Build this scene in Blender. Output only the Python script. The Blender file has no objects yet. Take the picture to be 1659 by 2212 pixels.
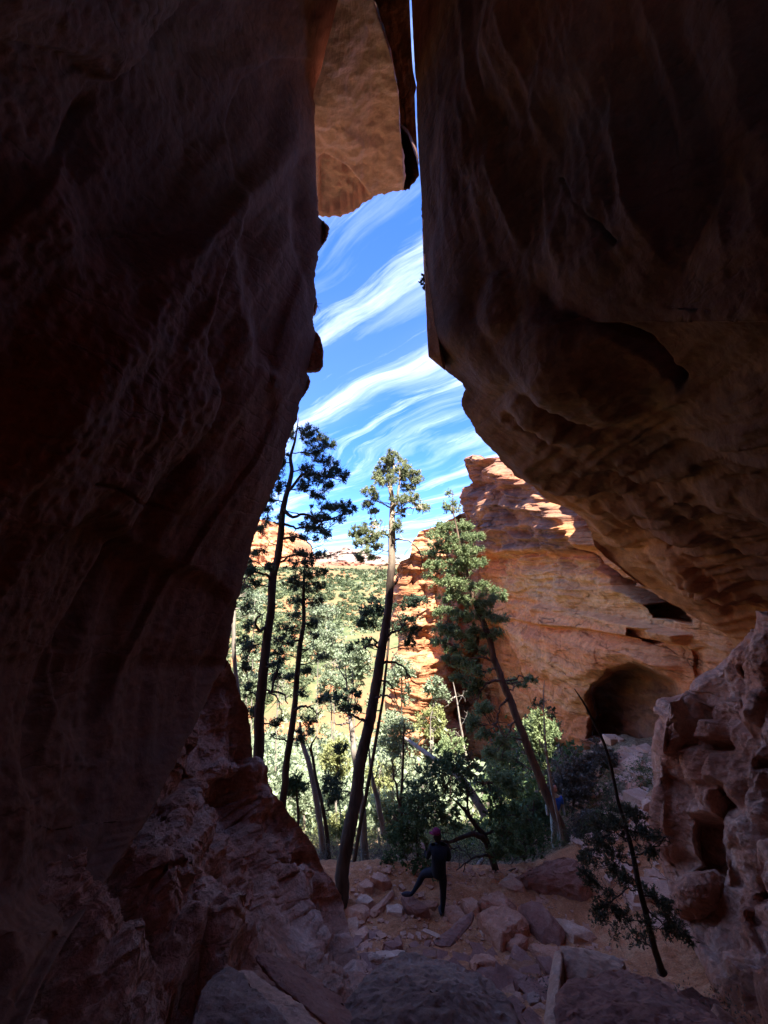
import bpy, bmesh, math
import numpy as np
from mathutils import Vector, Matrix

# ------------------------------------------------------------------ camera
SC = bpy.context.scene
F, CX, CY, PITCH = 899.0, 829.5, 1106.0, math.radians(7.0)   # lens and centre in units of a 1659x2212 frame
cam_data = bpy.data.cameras.new('camera')
cam_data.sensor_fit = 'VERTICAL'
cam_data.sensor_height = 36.0
cam_data.lens = 36.0 * F / 2212.0
cam_data.clip_start = 0.02
cam_data.clip_end = 30000
cam = bpy.data.objects.new('camera', cam_data)
SC.collection.objects.link(cam)
cam.location = (0, 0, 0)
cam.rotation_euler = (math.radians(90) + PITCH, 0, 0)
SC.camera = cam

# ------------------------------------------------------------------ sky and sun
SUN_EL = math.radians(64)
SUN_H = np.array([0.358, -0.934])                              # where the sun stands, seen from above
SUN_DIR = Vector((SUN_H[0] * math.cos(SUN_EL), SUN_H[1] * math.cos(SUN_EL), math.sin(SUN_EL)))
world = bpy.data.worlds.new('World')
SC.world = world
world.use_nodes = True
wn, wl = world.node_tree.nodes, world.node_tree.links
wn.clear()
w_out = wn.new('ShaderNodeOutputWorld')
w_bg = wn.new('ShaderNodeBackground')
w_bg.inputs['Strength'].default_value = 0.10
w_sky = wn.new('ShaderNodeTexSky')
w_sky.sky_type = 'NISHITA'
w_sky.sun_disc = False
w_sky.sun_elevation = SUN_EL
w_sky.sun_rotation = math.atan2(SUN_DIR.x, SUN_DIR.y)
w_sky.altitude = 1400
w_sky.air_density = 1.0
w_sky.dust_density = 0.3
w_sky.ozone_density = 2.0


def wmath(op, a, b=None, clamp=False):
    n = wn.new('ShaderNodeMath')
    n.operation = op
    n.use_clamp = clamp
    for i, v in enumerate((a, b)):
        if v is None:
            continue
        if isinstance(v, (int, float)):
            n.inputs[i].default_value = v
        else:
            wl.new(v, n.inputs[i])
    return n.outputs[0]


w_tc = wn.new('ShaderNodeTexCoord')
w_sep = wn.new('ShaderNodeSeparateXYZ')
wl.new(w_tc.outputs['Generated'], w_sep.inputs[0])
zc = wmath('MAXIMUM', w_sep.outputs[2], 0.0)
zc = wmath('ADD', zc, 0.10)
u_ = wmath('DIVIDE', w_sep.outputs[0], zc)
v_ = wmath('DIVIDE', w_sep.outputs[1], zc)
AZ = math.radians(-42)                                        # the way the cirrus streaks run
along = wmath('ADD', wmath('MULTIPLY', u_, math.sin(AZ)), wmath('MULTIPLY', v_, math.cos(AZ)))
across = wmath('SUBTRACT', wmath('MULTIPLY', u_, math.cos(AZ)), wmath('MULTIPLY', v_, math.sin(AZ)))


def cloud_noise(sa, sc, oz, detail, rough, dist, warp=None):
    c = wn.new('ShaderNodeCombineXYZ')
    wl.new(wmath('MULTIPLY', along, sa), c.inputs[0])
    ac = across if warp is None else wmath('ADD', across, warp)
    wl.new(wmath('MULTIPLY', ac, sc), c.inputs[1])
    c.inputs[2].default_value = oz
    n = wn.new('ShaderNodeTexNoise')
    n.inputs['Scale'].default_value = 1.0
    n.inputs['Detail'].default_value = detail
    n.inputs['Roughness'].default_value = rough
    n.inputs['Distortion'].default_value = dist
    wl.new(c.outputs[0], n.inputs['Vector'])
    return n.outputs['Fac']


warp = wmath('MULTIPLY', wmath('SUBTRACT', cloud_noise(0.55, 0.5, 3.3, 3, 0.5, 0.0), 0.5), 0.9)
streak = cloud_noise(0.42, 2.3, 7.1, 9, 0.62, 0.35, warp)
fine = cloud_noise(0.9, 8.0, 1.7, 9, 0.7, 0.5, warp)
veil = cloud_noise(0.25, 0.9, 12.4, 3, 0.5, 0.2, warp)
s1 = wmath('MULTIPLY', wmath('SUBTRACT', streak, 0.465), 3.2, True)
s1 = wmath('MULTIPLY', s1, wmath('ADD', wmath('MULTIPLY', fine, 3.0), -0.75), True)
s2 = wmath('MULTIPLY', wmath('SUBTRACT', veil, 0.42), 1.3, True)
hair = cloud_noise(0.75, 5.5, 21.0, 9, 0.68, 0.4, warp)
s3 = wmath('MULTIPLY', wmath('SUBTRACT', hair, 0.53), 3.6, True)
cloud = wmath('ADD', wmath('MULTIPLY', s1, wmath('ADD', s2, 0.5)), wmath('MULTIPLY', s2, 0.12), True)
cloud = wmath('ADD', cloud, wmath('MULTIPLY', s3, 0.55), True)
horizon = wmath('MULTIPLY', wmath('POWER', wmath('SUBTRACT', 1.0, wmath('MULTIPLY', zc, 1.0), True), 9.0), 0.38, True)
cloud = wmath('MAXIMUM', cloud, horizon, True)
w_mix = wn.new('ShaderNodeMixRGB')
wl.new(cloud, w_mix.inputs['Fac'])
w_tint = wn.new('ShaderNodeMixRGB')
w_tint.blend_type = 'MULTIPLY'
w_tint.inputs['Fac'].default_value = 1.0
w_low = wn.new('ShaderNodeMixRGB')
w_low.inputs['Color1'].default_value = (0.125, 0.27, 0.62, 1)
w_low.inputs['Color2'].default_value = (0.21, 0.385, 0.75, 1)
wl.new(wmath('MULTIPLY', wmath('SUBTRACT', zc, 0.12), 1.7, True), w_low.inputs['Fac'])
wl.new(w_low.outputs[0], w_tint.inputs['Color2'])
wl.new(w_sky.outputs[0], w_tint.inputs['Color1'])
wl.new(w_tint.outputs[0], w_mix.inputs['Color1'])
w_mix.inputs['Color2'].default_value = (4.1, 4.5, 5.1, 1)
wl.new(w_mix.outputs[0], w_bg.inputs['Color'])
wl.new(w_bg.outputs[0], w_out.inputs[0])

sun_data = bpy.data.lights.new('sun', 'SUN')
sun_data.energy = 3.6
sun_data.angle = math.radians(0.5)
sun_data.color = (1.0, 0.95, 0.86)
sun = bpy.data.objects.new('sun', sun_data)
SC.collection.objects.link(sun)
sun.rotation_euler = SUN_DIR.to_track_quat('Z', 'Y').to_euler()

SC.view_settings.view_transform = 'Standard'
SC.view_settings.look = 'None'
SC.view_settings.gamma = 1.0
SC.view_settings.exposure = 2.8
SC.cycles.max_bounces = 7
SC.cycles.diffuse_bounces = 6
SC.cycles.glossy_bounces = 2
SC.cycles.transmission_bounces = 3
SC.cycles.caustics_reflective = False
SC.cycles.caustics_refractive = False
SC.cycles.sample_clamp_indirect = 6.0
SC.cycles.use_denoising = True

rng = np.random.default_rng(7)


# ------------------------------------------------------------------ geometry helpers
def ray(x, y):
    x, y = np.asarray(x, float), np.asarray(y, float)
    cx, cy = (x - CX) / F, -(y - CY) / F
    return np.stack([cx, math.cos(PITCH) - cy * math.sin(PITCH), math.sin(PITCH) + cy * math.cos(PITCH)], -1)


def P(x, y, Y):
    """the point of the world Y metres ahead, on the line of sight of (x, y)"""
    d = ray(x, y)
    return d * (np.asarray(Y, float) / d[..., 1])[..., None]


def _hash(ix, iy, iz, seed):
    n = (ix * 374761393 + iy * 668265263 + iz * 1440662683 + seed * 974634777) & 0xFFFFFFFF
    n = ((n ^ (n >> 13)) * 1274126177) & 0xFFFFFFFF
    n = ((n ^ (n >> 16)) * 2246822519) & 0xFFFFFFFF
    return ((n ^ (n >> 15)) & 0xFFFFFF) / 8388607.5 - 1.0


def vnoise(p, seed=0):
    p = np.asarray(p, float)
    i = np.floor(p).astype(np.int64)
    f = p - i
    f = f * f * f * (f * (f * 6 - 15) + 10)
    r = 0
    for dx in (0, 1):
        wx = f[..., 0] if dx else 1 - f[..., 0]
        for dy in (0, 1):
            wy = f[..., 1] if dy else 1 - f[..., 1]
            for dz in (0, 1):
                wz = f[..., 2] if dz else 1 - f[..., 2]
                r = r + _hash(i[..., 0] + dx, i[..., 1] + dy, i[..., 2] + dz, seed) * wx * wy * wz
    return r


def fbm(p, oct=5, seed=0, gain=0.5, lac=2.03):
    a, s, r = 1.0, 1.0, 0
    for k in range(oct):
        r = r + a * vnoise(np.asarray(p) * s + 17.3 * k, seed + k)
        a *= gain
        s *= lac
    return r


def ridged(p, oct=4, seed=0, gain=0.5):
    a, s, r = 1.0, 1.0, 0
    for k in range(oct):
        r = r + a * (1 - np.abs(vnoise(np.asarray(p) * s + 9.1 * k, seed + k)) * 2)
        a *= gain
        s *= 2.05
    return r


def smooth(a, b, x):
    t = np.clip((np.asarray(x, float) - a) / (b - a), 0, 1)
    return t * t * (3 - 2 * t)


def poly_inside(px, py, poly, soft):
    """1 well inside a polygon, 0 outside, soft across the rim"""
    poly = np.asarray(poly, float)
    inside = np.zeros(px.shape, bool)
    dist = np.full(px.shape, 1e9)
    n = len(poly)
    for k in range(n):
        x0, y0 = poly[k]
        x1, y1 = poly[(k + 1) % n]
        c = ((y0 > py) != (y1 > py)) & (px < (x1 - x0) * (py - y0) / ((y1 - y0) + 1e-9) + x0)
        inside ^= c
        ex, ey = x1 - x0, y1 - y0
        t = np.clip(((px - x0) * ex + (py - y0) * ey) / (ex * ex + ey * ey + 1e-9), 0, 1)
        dist = np.minimum(dist, np.hypot(px - x0 - t * ex, py - y0 - t * ey))
    return smooth(-soft, soft, np.where(inside, dist, -dist))


def mesh_from(name, V, quads, mats, smooth_shade=False, mat_idx=None, attr=None):
    me = bpy.data.meshes.new(name)
    V = np.ascontiguousarray(V, dtype=np.float32).reshape(-1, 3)
    quads = np.ascontiguousarray(quads, dtype=np.int32)
    k = quads.shape[1]
    me.vertices.add(len(V))
    me.vertices.foreach_set('co', V.ravel())
    me.loops.add(quads.size)
    me.loops.foreach_set('vertex_index', quads.ravel())
    me.polygons.add(len(quads))
    me.polygons.foreach_set('loop_start', np.arange(0, quads.size, k, dtype=np.int32))
    me.polygons.foreach_set('loop_total', np.full(len(quads), k, dtype=np.int32))
    if mat_idx is not None:
        me.polygons.foreach_set('material_index', np.asarray(mat_idx, dtype=np.int32))
    me.polygons.foreach_set('use_smooth', np.full(len(quads), smooth_shade))
    for m in (mats if isinstance(mats, (list, tuple)) else [mats]):
        me.materials.append(m)
    if attr:
        for an, av in attr.items():
            a = me.attributes.new(an, 'FLOAT', 'POINT')
            a.data.foreach_set('value', np.ascontiguousarray(av, dtype=np.float32).ravel())
    me.update()
    me.validate()
    return me


def link(name, me, parent=None):
    o = bpy.data.objects.new(name, me)
    SC.collection.objects.link(o)
    if parent is not None:
        o.parent = parent
    return o


def tag(o, label=None, cat=None, group=None, kind=None):
    for k, v in (('label', label), ('category', cat), ('group', group), ('kind', kind)):
        if v:
            o[k] = v
    return o


def empty(name, loc=(0, 0, 0)):
    o = bpy.data.objects.new(name, None)
    o.location = loc
    SC.collection.objects.link(o)
    return o


def rebase(root, loc):
    """move an object's origin to loc without moving what it shows"""
    root.location = loc
    for ch in root.children:
        ch.location = -Vector(loc)


def grid_quads(nu, nv, off=0):
    i = np.arange(nu * nv).reshape(nu, nv)
    return np.stack([i[:-1, :-1], i[1:, :-1], i[1:, 1:], i[:-1, 1:]], -1).reshape(-1, 4) + off


def grid_normals(G):
    du = np.gradient(G, axis=0)
    dv = np.gradient(G, axis=1)
    n = np.cross(du, dv)
    n /= np.linalg.norm(n, axis=-1, keepdims=True) + 1e-12
    return n


def toward(n, G, eye=(0, 0, 0)):
    s = np.sign(((np.asarray(eye) - G) * n).sum(-1, keepdims=True))
    s[s == 0] = 1
    return n * s


def interp(x, pts):
    pts = np.asarray(pts, float)
    return np.interp(x, pts[:, 0], pts[:, 1])


class Acc:
    """collects polygons of one size and links them as ONE mesh"""
    def __init__(self):
        self.V, self.Q, self.n = [], [], 0

    def add(self, V, Q):
        V = np.asarray(V, float).reshape(-1, 3)
        self.V.append(V)
        self.Q.append(np.asarray(Q) + self.n)
        self.n += len(V)

    def tube(self, path, rad, sides=6, rough=0.0, cap=True):
        path = np.asarray(path, float)
        n = len(path)
        rad = np.broadcast_to(np.asarray(rad, float), (n,))
        t = np.gradient(path, axis=0)
        t /= np.linalg.norm(t, axis=1, keepdims=True) + 1e-9
        ref = np.array([0.0, 1.0, 0.0]) if abs(t[:, 1]).mean() < 0.8 else np.array([1.0, 0, 0])
        a = np.cross(t, ref)
        a /= np.linalg.norm(a, axis=1, keepdims=True) + 1e-9
        b = np.cross(t, a)
        th = np.linspace(0, 2 * np.pi, sides, endpoint=False)
        R = rad[:, None] * np.ones((n, sides))
        if rough:
            R = R * (1 + rough * rng.uniform(-1, 1, (n, sides)))
        V = path[:, None] + R[..., None] * (np.cos(th)[None, :, None] * a[:, None] + np.sin(th)[None, :, None] * b[:, None])
        i = np.arange(n * sides).reshape(n, sides)
        j = np.roll(i, -1, axis=1)
        Q = np.stack([i[:-1], j[:-1], j[1:], i[1:]], -1).reshape(-1, 4)
        self.add(V, Q)

    def build(self, name, mat, parent=None, smooth_shade=True):
        if not self.V:
            return None
        return link(name, mesh_from(name, np.concatenate(self.V), np.concatenate(self.Q), mat, smooth_shade), parent)


def spline(pts, n):
    """points eased along a Catmull-Rom line"""
    pts = np.asarray(pts, float)
    if len(pts) == 2:
        return pts[0] + (pts[1] - pts[0]) * np.linspace(0, 1, n)[:, None]
    p = np.vstack([2 * pts[0] - pts[1], pts, 2 * pts[-1] - pts[-2]])
    u = np.linspace(0, len(pts) - 1 - 1e-6, n)
    k = u.astype(int)
    f = (u - k)[:, None]
    p0, p1, p2, p3 = p[k], p[k + 1], p[k + 2], p[k + 3]
    return 0.5 * ((2 * p1) + (-p0 + p2) * f + (2 * p0 - 5 * p1 + 4 * p2 - p3) * f ** 2 + (-p0 + 3 * p1 - 3 * p2 + p3) * f ** 3)


# ------------------------------------------------------------------ materials
def new_mat(name):
    m = bpy.data.materials.new(name)
    m.use_nodes = True
    nt = m.node_tree
    nt.nodes.clear()
    out = nt.nodes.new('ShaderNodeOutputMaterial')
    bs = nt.nodes.new('ShaderNodeBsdfPrincipled')
    bs.inputs['Roughness'].default_value = 0.9
    bs.inputs['Specular IOR Level'].default_value = 0.25
    nt.links.new(bs.outputs[0], out.inputs[0])
    return m, nt, bs, out


def nd(nt, kind, **kw):
    n = nt.nodes.new(kind)
    for k, v in kw.items():
        if hasattr(n, k):
            setattr(n, k, v)
        else:
            n.inputs[k].default_value = v
    return n


def ramp(nt, fac, stops):
    r = nt.nodes.new('ShaderNodeValToRGB')
    e = r.color_ramp.elements
    while len(e) > 1:
        e.remove(e[-1])
    e[0].position, e[0].color = stops[0][0], (*stops[0][1], 1)
    for p, c in stops[1:]:
        q = e.new(p)
        q.color = (*c, 1)
    nt.links.new(fac, r.inputs[0])
    return r.outputs[0]


def mixc(nt, fac, a, b, mode='MIX'):
    m = nt.nodes.new('ShaderNodeMixRGB')
    m.blend_type = mode
    for sock, v in ((m.inputs['Fac'], fac), (m.inputs['Color1'], a), (m.inputs['Color2'], b)):
        if isinstance(v, (int, float)):
            sock.default_value = v
        elif isinstance(v, tuple):
            sock.default_value = (*v, 1)
        else:
            nt.links.new(v, sock)
    return m.outputs[0]


def mapped(nt, scale=(1, 1, 1), rot=(0, 0, 0), loc=(0, 0, 0)):
    g = nt.nodes.new('ShaderNodeTexCoord')
    m = nt.nodes.new('ShaderNodeMapping')
    m.inputs['Scale'].default_value = scale
    m.inputs['Location'].default_value = loc
    src = g.outputs['Object']
    if any(rot):
        r = nt.nodes.new('ShaderNodeMapping')
        r.inputs['Rotation'].default_value = rot
        nt.links.new(src, r.inputs['Vector'])
        src = r.outputs[0]
    nt.links.new(src, m.inputs['Vector'])
    return m.outputs[0]


def noise(nt, vec, scale, detail=6, rough=0.55, dist=0.0):
    n = nt.nodes.new('ShaderNodeTexNoise')
    n.inputs['Scale'].default_value = scale
    n.inputs['Detail'].default_value = detail
    n.inputs['Roughness'].default_value = rough
    n.inputs['Distortion'].default_value = dist
    nt.links.new(vec, n.inputs['Vector'])
    return n.outputs['Fac']


def bump(nt, bs, height, strength, dist, prev=None):
    b = nt.nodes.new('ShaderNodeBump')
    b.inputs['Strength'].default_value = strength
    b.inputs['Distance'].default_value = dist
    nt.links.new(height, b.inputs['Height'])
    if prev is not None:
        nt.links.new(prev, b.inputs['Normal'])
    nt.links.new(b.outputs[0], bs.inputs['Normal'])
    return b.outputs[0]


def rock_mat(name, dark, mid, light, size=1.0, streak=(1, 1, 1), rot=(0, 0, 0), streak_amt=0.5, strata=0.0,
             bump_fine=0.6, bump_d=0.03, pits=0.3, stain=(0.10, 0.06, 0.05), stain_amt=0.5, strata_cols=None, marks=False, crack=0.0):
    m, nt, bs, out = new_mat(name)
    v = mapped(nt)
    vs = mapped(nt, scale=streak, rot=rot)
    big = noise(nt, v, 0.55 / size, 5, 0.6, 0.6)
    med = noise(nt, v, 2.6 / size, 8, 0.65, 0.4)
    fine = noise(nt, v, 16 / size, 7, 0.7)
    st = noise(nt, vs, 1.0, 8, 0.62, 0.2)
    a = mixc(nt, 0.5, big, med)
    a = mixc(nt, streak_amt, a, st)
    col = ramp(nt, a, [(0.30, dark), (0.48, mid), (0.60, light), (0.74, mid)])
    if strata_cols:
        vz = mapped(nt, scale=(0.03, 0.03, 1.0))
        zz = noise(nt, vz, 1.3 / size, 6, 0.6, 0.5)
        sc = ramp(nt, zz, strata_cols)
        col = mixc(nt, 0.6, col, sc)
    if marks:
        for an, cc, kk in (('varnish_shade', (0.17, 0.085, 0.065), 0.8), ('pale', (0.58, 0.38, 0.18), 0.55), ('orange', (0.58, 0.24, 0.08), 0.65)):
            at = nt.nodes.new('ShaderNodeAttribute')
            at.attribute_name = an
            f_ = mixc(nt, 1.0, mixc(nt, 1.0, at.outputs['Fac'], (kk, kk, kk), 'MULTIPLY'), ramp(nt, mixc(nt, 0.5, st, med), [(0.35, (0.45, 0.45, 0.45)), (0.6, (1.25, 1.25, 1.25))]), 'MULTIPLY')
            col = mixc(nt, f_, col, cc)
    spots = noise(nt, v, 1.1 / size, 6, 0.7, 1.2)
    sfac = ramp(nt, spots, [(0.52, (0, 0, 0)), (0.66, (1, 1, 1))])
    sfac = mixc(nt, 1.0, sfac, (stain_amt,) * 3, 'MULTIPLY')
    col = mixc(nt, sfac, col, stain)
    ck = None
    if crack:
        cv = nt.nodes.new('ShaderNodeTexVoronoi')
        cv.feature = 'DISTANCE_TO_EDGE'
        cv.inputs['Scale'].default_value = 3.4 / size
        cm = nt.nodes.new('ShaderNodeVectorMath')
        cm.operation = 'ADD'
        nz = nt.nodes.new('ShaderNodeTexNoise')
        nz.inputs['Scale'].default_value = 2.0 / size
        nz.inputs['Detail'].default_value = 5
        nt.links.new(v, nz.inputs['Vector'])
        sc_ = nt.nodes.new('ShaderNodeVectorMath')
        sc_.operation = 'SCALE'
        sc_.inputs['Scale'].default_value = 0.35 * size
        nt.links.new(nz.outputs['Color'], sc_.inputs[0])
        nt.links.new(mapped(nt, scale=(0.24, 0.30, 1.7)), cm.inputs[0])
        nt.links.new(sc_.outputs[0], cm.inputs[1])
        nt.links.new(cm.outputs[0], cv.inputs['Vector'])
        ck = ramp(nt, cv.outputs['Distance'], [(0.0, (0, 0, 0)), (0.035, (0.75, 0.75, 0.75)), (0.12, (1, 1, 1))])
        msk = ramp(nt, spots, [(0.38, (1, 1, 1)), (0.50, (0.12, 0.12, 0.12))])
        ck = mixc(nt, msk, (1.0, 1.0, 1.0), ck)
        col = mixc(nt, crack, col, mixc(nt, 1.0, col, mixc(nt, 0.6, (1.0, 1.0, 1.0), ck), 'MULTIPLY'))
    gr = ramp(nt, fine, [(0.3, (0.72, 0.72, 0.72)), (0.7, (1.2, 1.2, 1.2))])
    col = mixc(nt, 1.0, col, gr, 'MULTIPLY')
    nt.links.new(col, bs.inputs['Base Color'])
    h = mixc(nt, 0.5, med, st)
    b1 = bump(nt, bs, h, 0.7, bump_d * 5)
    if strata:
        vz = mapped(nt, scale=(0.10, 0.10, 1.0))
        w = noise(nt, vz, 7.0 / size, 6, 0.65, 0.4)
        b1 = bump(nt, bs, w, strata, bump_d * 6, b1)
    vor = nt.nodes.new('ShaderNodeTexVoronoi')
    vor.inputs['Scale'].default_value = 6.0 / size
    nt.links.new(v, vor.inputs['Vector'])
    if pits:
        b1 = bump(nt, bs, vor.outputs['Distance'], pits, bump_d * 1.5, b1)
    if ck is not None:
        b1 = bump(nt, bs, ck, crack, bump_d * 3, b1)
    bump(nt, bs, fine, bump_fine, bump_d, b1)
    return m


def bark_mat(name, dark, light, scale=9.0):
    m, nt, bs, out = new_mat(name)
    v = mapped(nt, scale=(1, 1, 0.16))
    n1 = noise(nt, v, scale, 7, 0.65, 0.3)
    n2 = noise(nt, mapped(nt), 1.3, 4, 0.6)
    c = ramp(nt, mixc(nt, 0.3, n1, n2), [(0.36, dark), (0.62, light)])
    nt.links.new(c, bs.inputs['Base Color'])
    bump(nt, bs, n1, 1.0, 0.03)
    return m


def leaf_mat(name, dark, light, trans=0.35, scale=1.6):
    m, nt, bs, out = new_mat(name)
    v = mapped(nt)
    n1 = noise(nt, v, scale, 4, 0.6)
    n2 = noise(nt, v, scale * 9, 2, 0.6)
    c = ramp(nt, mixc(nt, 0.5, n1, n2), [(0.35, dark), (0.65, light)])
    nt.links.new(c, bs.inputs['Base Color'])
    bs.inputs['Roughness'].default_value = 0.65
    tr = nt.nodes.new('ShaderNodeBsdfTranslucent')
    nt.links.new(c, tr.inputs[0])
    mx = nt.nodes.new('ShaderNodeMixShader')
    mx.inputs[0].default_value = trans
    nt.links.new(bs.outputs[0], mx.inputs[1])
    nt.links.new(tr.outputs[0], mx.inputs[2])
    nt.links.new(mx.outputs[0], out.inputs[0])
    return m


def cloth_mat(name, col, rough=0.85):
    m, nt, bs, out = new_mat(name)
    n1 = noise(nt, mapped(nt), 22, 5, 0.6)
    c = mixc(nt, 1.0, col, ramp(nt, n1, [(0.3, (0.75, 0.75, 0.75)), (0.7, (1.15, 1.15, 1.15))]), 'MULTIPLY')
    nt.links.new(c, bs.inputs['Base Color'])
    bs.inputs['Roughness'].default_value = rough
    bump(nt, bs, n1, 0.4, 0.01)
    return m


M = {}
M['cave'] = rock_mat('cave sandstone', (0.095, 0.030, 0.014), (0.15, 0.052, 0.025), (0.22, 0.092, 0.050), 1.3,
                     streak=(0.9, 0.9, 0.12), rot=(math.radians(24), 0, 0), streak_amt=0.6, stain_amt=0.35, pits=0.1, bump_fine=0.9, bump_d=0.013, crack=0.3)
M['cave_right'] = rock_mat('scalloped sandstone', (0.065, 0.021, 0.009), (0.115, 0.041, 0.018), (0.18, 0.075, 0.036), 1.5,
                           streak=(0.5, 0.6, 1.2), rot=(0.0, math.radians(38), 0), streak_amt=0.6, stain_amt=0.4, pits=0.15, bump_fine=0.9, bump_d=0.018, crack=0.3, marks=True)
M['block'] = rock_mat('pale jammed sandstone', (0.60, 0.335, 0.28), (0.66, 0.38, 0.325), (0.71, 0.42, 0.37), 2.6,
                      streak=(0.7, 0.7, 0.7), streak_amt=0.2, stain_amt=0.15, pits=0.05, bump_fine=0.3)
M['spur'] = rock_mat('crumbling purple sandstone', (0.27, 0.09, 0.05), (0.50, 0.215, 0.13), (0.70, 0.42, 0.30), 0.8,
                     streak=(1.6, 1.2, 0.7), streak_amt=0.4, stain_amt=0.4, pits=0.5, bump_fine=0.9, bump_d=0.045, crack=0.5)
M['canyon'] = rock_mat('layered red canyon rock', (0.44, 0.12, 0.04), (0.64, 0.215, 0.08), (0.74, 0.34, 0.145), 4.0,
                       streak=(0.5, 0.18, 1.1), streak_amt=0.45, strata=0.8, stain=(0.16, 0.07, 0.05), stain_amt=0.35, bump_d=0.12, pits=0.5, marks=True, crack=0.7,
                       strata_cols=[(0.3, (0.46, 0.13, 0.042)), (0.45, (0.68, 0.235, 0.085)), (0.52, (0.72, 0.37, 0.155)), (0.62, (0.56, 0.165, 0.055)), (0.75, (0.70, 0.30, 0.13))])
M['butte'] = rock_mat('orange red cliff rock', (0.36, 0.12, 0.05), (0.50, 0.20, 0.09), (0.60, 0.33, 0.18), 4.0,
                      streak=(0.4, 0.4, 1.4), streak_amt=0.5, strata=1.0, stain=(0.32, 0.10, 0.05), stain_amt=0.3, bump_d=0.1, pits=0.2, crack=0.8)
M['sand'] = rock_mat('red dirt', (0.20, 0.075, 0.035), (0.33, 0.13, 0.065), (0.42, 0.20, 0.12), 0.7,
                     streak_amt=0.1, stain_amt=0.3, pits=0.25, bump_fine=1.0, bump_d=0.03)
M['bark'] = bark_mat('dark bark', (0.035, 0.022, 0.016), (0.11, 0.075, 0.055))
M['bark_red'] = bark_mat('red brown bark', (0.06, 0.035, 0.025), (0.19, 0.115, 0.08))
M['bark_pale'] = bark_mat('grey bleached bark', (0.18, 0.14, 0.11), (0.42, 0.36, 0.30))
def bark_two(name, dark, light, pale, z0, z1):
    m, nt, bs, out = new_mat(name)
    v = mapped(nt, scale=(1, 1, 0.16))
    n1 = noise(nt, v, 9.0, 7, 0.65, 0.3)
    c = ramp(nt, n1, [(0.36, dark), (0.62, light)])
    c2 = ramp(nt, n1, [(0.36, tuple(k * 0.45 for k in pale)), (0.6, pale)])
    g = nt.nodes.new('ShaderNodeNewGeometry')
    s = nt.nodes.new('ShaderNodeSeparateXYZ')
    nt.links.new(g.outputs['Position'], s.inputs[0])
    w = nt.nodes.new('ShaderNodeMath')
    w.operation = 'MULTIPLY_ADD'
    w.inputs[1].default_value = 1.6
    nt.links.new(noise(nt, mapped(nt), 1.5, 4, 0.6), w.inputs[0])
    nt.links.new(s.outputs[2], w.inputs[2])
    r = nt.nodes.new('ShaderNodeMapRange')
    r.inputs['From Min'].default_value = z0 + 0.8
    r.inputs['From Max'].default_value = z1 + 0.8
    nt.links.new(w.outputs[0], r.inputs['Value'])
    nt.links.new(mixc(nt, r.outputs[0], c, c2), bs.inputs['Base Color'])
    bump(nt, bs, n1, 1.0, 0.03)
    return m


M['bark_top'] = bark_two('bark shaded below and sunlit bleached above', (0.035, 0.022, 0.016), (0.11, 0.075, 0.055), (0.60, 0.47, 0.34), -0.1, 1.1)  # bleached top; sun above and shade below are also in this colour
M['cypress'] = leaf_mat('blue green cypress foliage', (0.13, 0.16, 0.08), (0.38, 0.41, 0.23))
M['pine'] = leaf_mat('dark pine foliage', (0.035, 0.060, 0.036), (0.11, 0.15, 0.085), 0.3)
M['fir'] = leaf_mat('soft fir foliage', (0.09, 0.14, 0.065), (0.32, 0.37, 0.17))
M['oak'] = leaf_mat('oak leaves', (0.04, 0.08, 0.03), (0.15, 0.20, 0.085), 0.35)
M['oak_red'] = leaf_mat('russet oak leaves', (0.09, 0.045, 0.02), (0.18, 0.11, 0.05), 0.3)
M['pale_leaf'] = leaf_mat('pale valley foliage', (0.16, 0.21, 0.12), (0.40, 0.45, 0.29), 0.35)
M['yellow_leaf'] = leaf_mat('yellow green valley foliage', (0.19, 0.22, 0.08), (0.40, 0.40, 0.17), 0.35)
M['scrub_green'] = leaf_mat('dark valley scrub', (0.05, 0.072, 0.03), (0.14, 0.165, 0.075), 0.3, 0.3)
M['scrub'] = leaf_mat('grey scrub', (0.09, 0.075, 0.055), (0.22, 0.18, 0.14), 0.2)
M['needle_dry'] = leaf_mat('dusty juniper foliage', (0.05, 0.055, 0.03), (0.15, 0.14, 0.08), 0.3)

# ------------------------------------------------------------------ the ground: one sheet to the horizon
GROUND_Y = [(-12, -1.5), (0, -1.75), (2, -2.7), (3, -3.35), (4.4, -4.35), (7, -6.25), (8.6, -7.2), (9.6, -7.62), (10.4, -7.8), (11.6, -7.86), (12.3, -8.05),
            (13.2, -8.7), (16, -10.2), (22, -12.8), (30, -16), (45, -22), (65, -30), (95, -38), (125, -38), (170, -29), (240, -16), (310, -7.0), (350, -5.5), (420, -7), (700, -22),
            (1500, -20), (2600, -6), (4500, -2), (9000, 40)]


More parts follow.
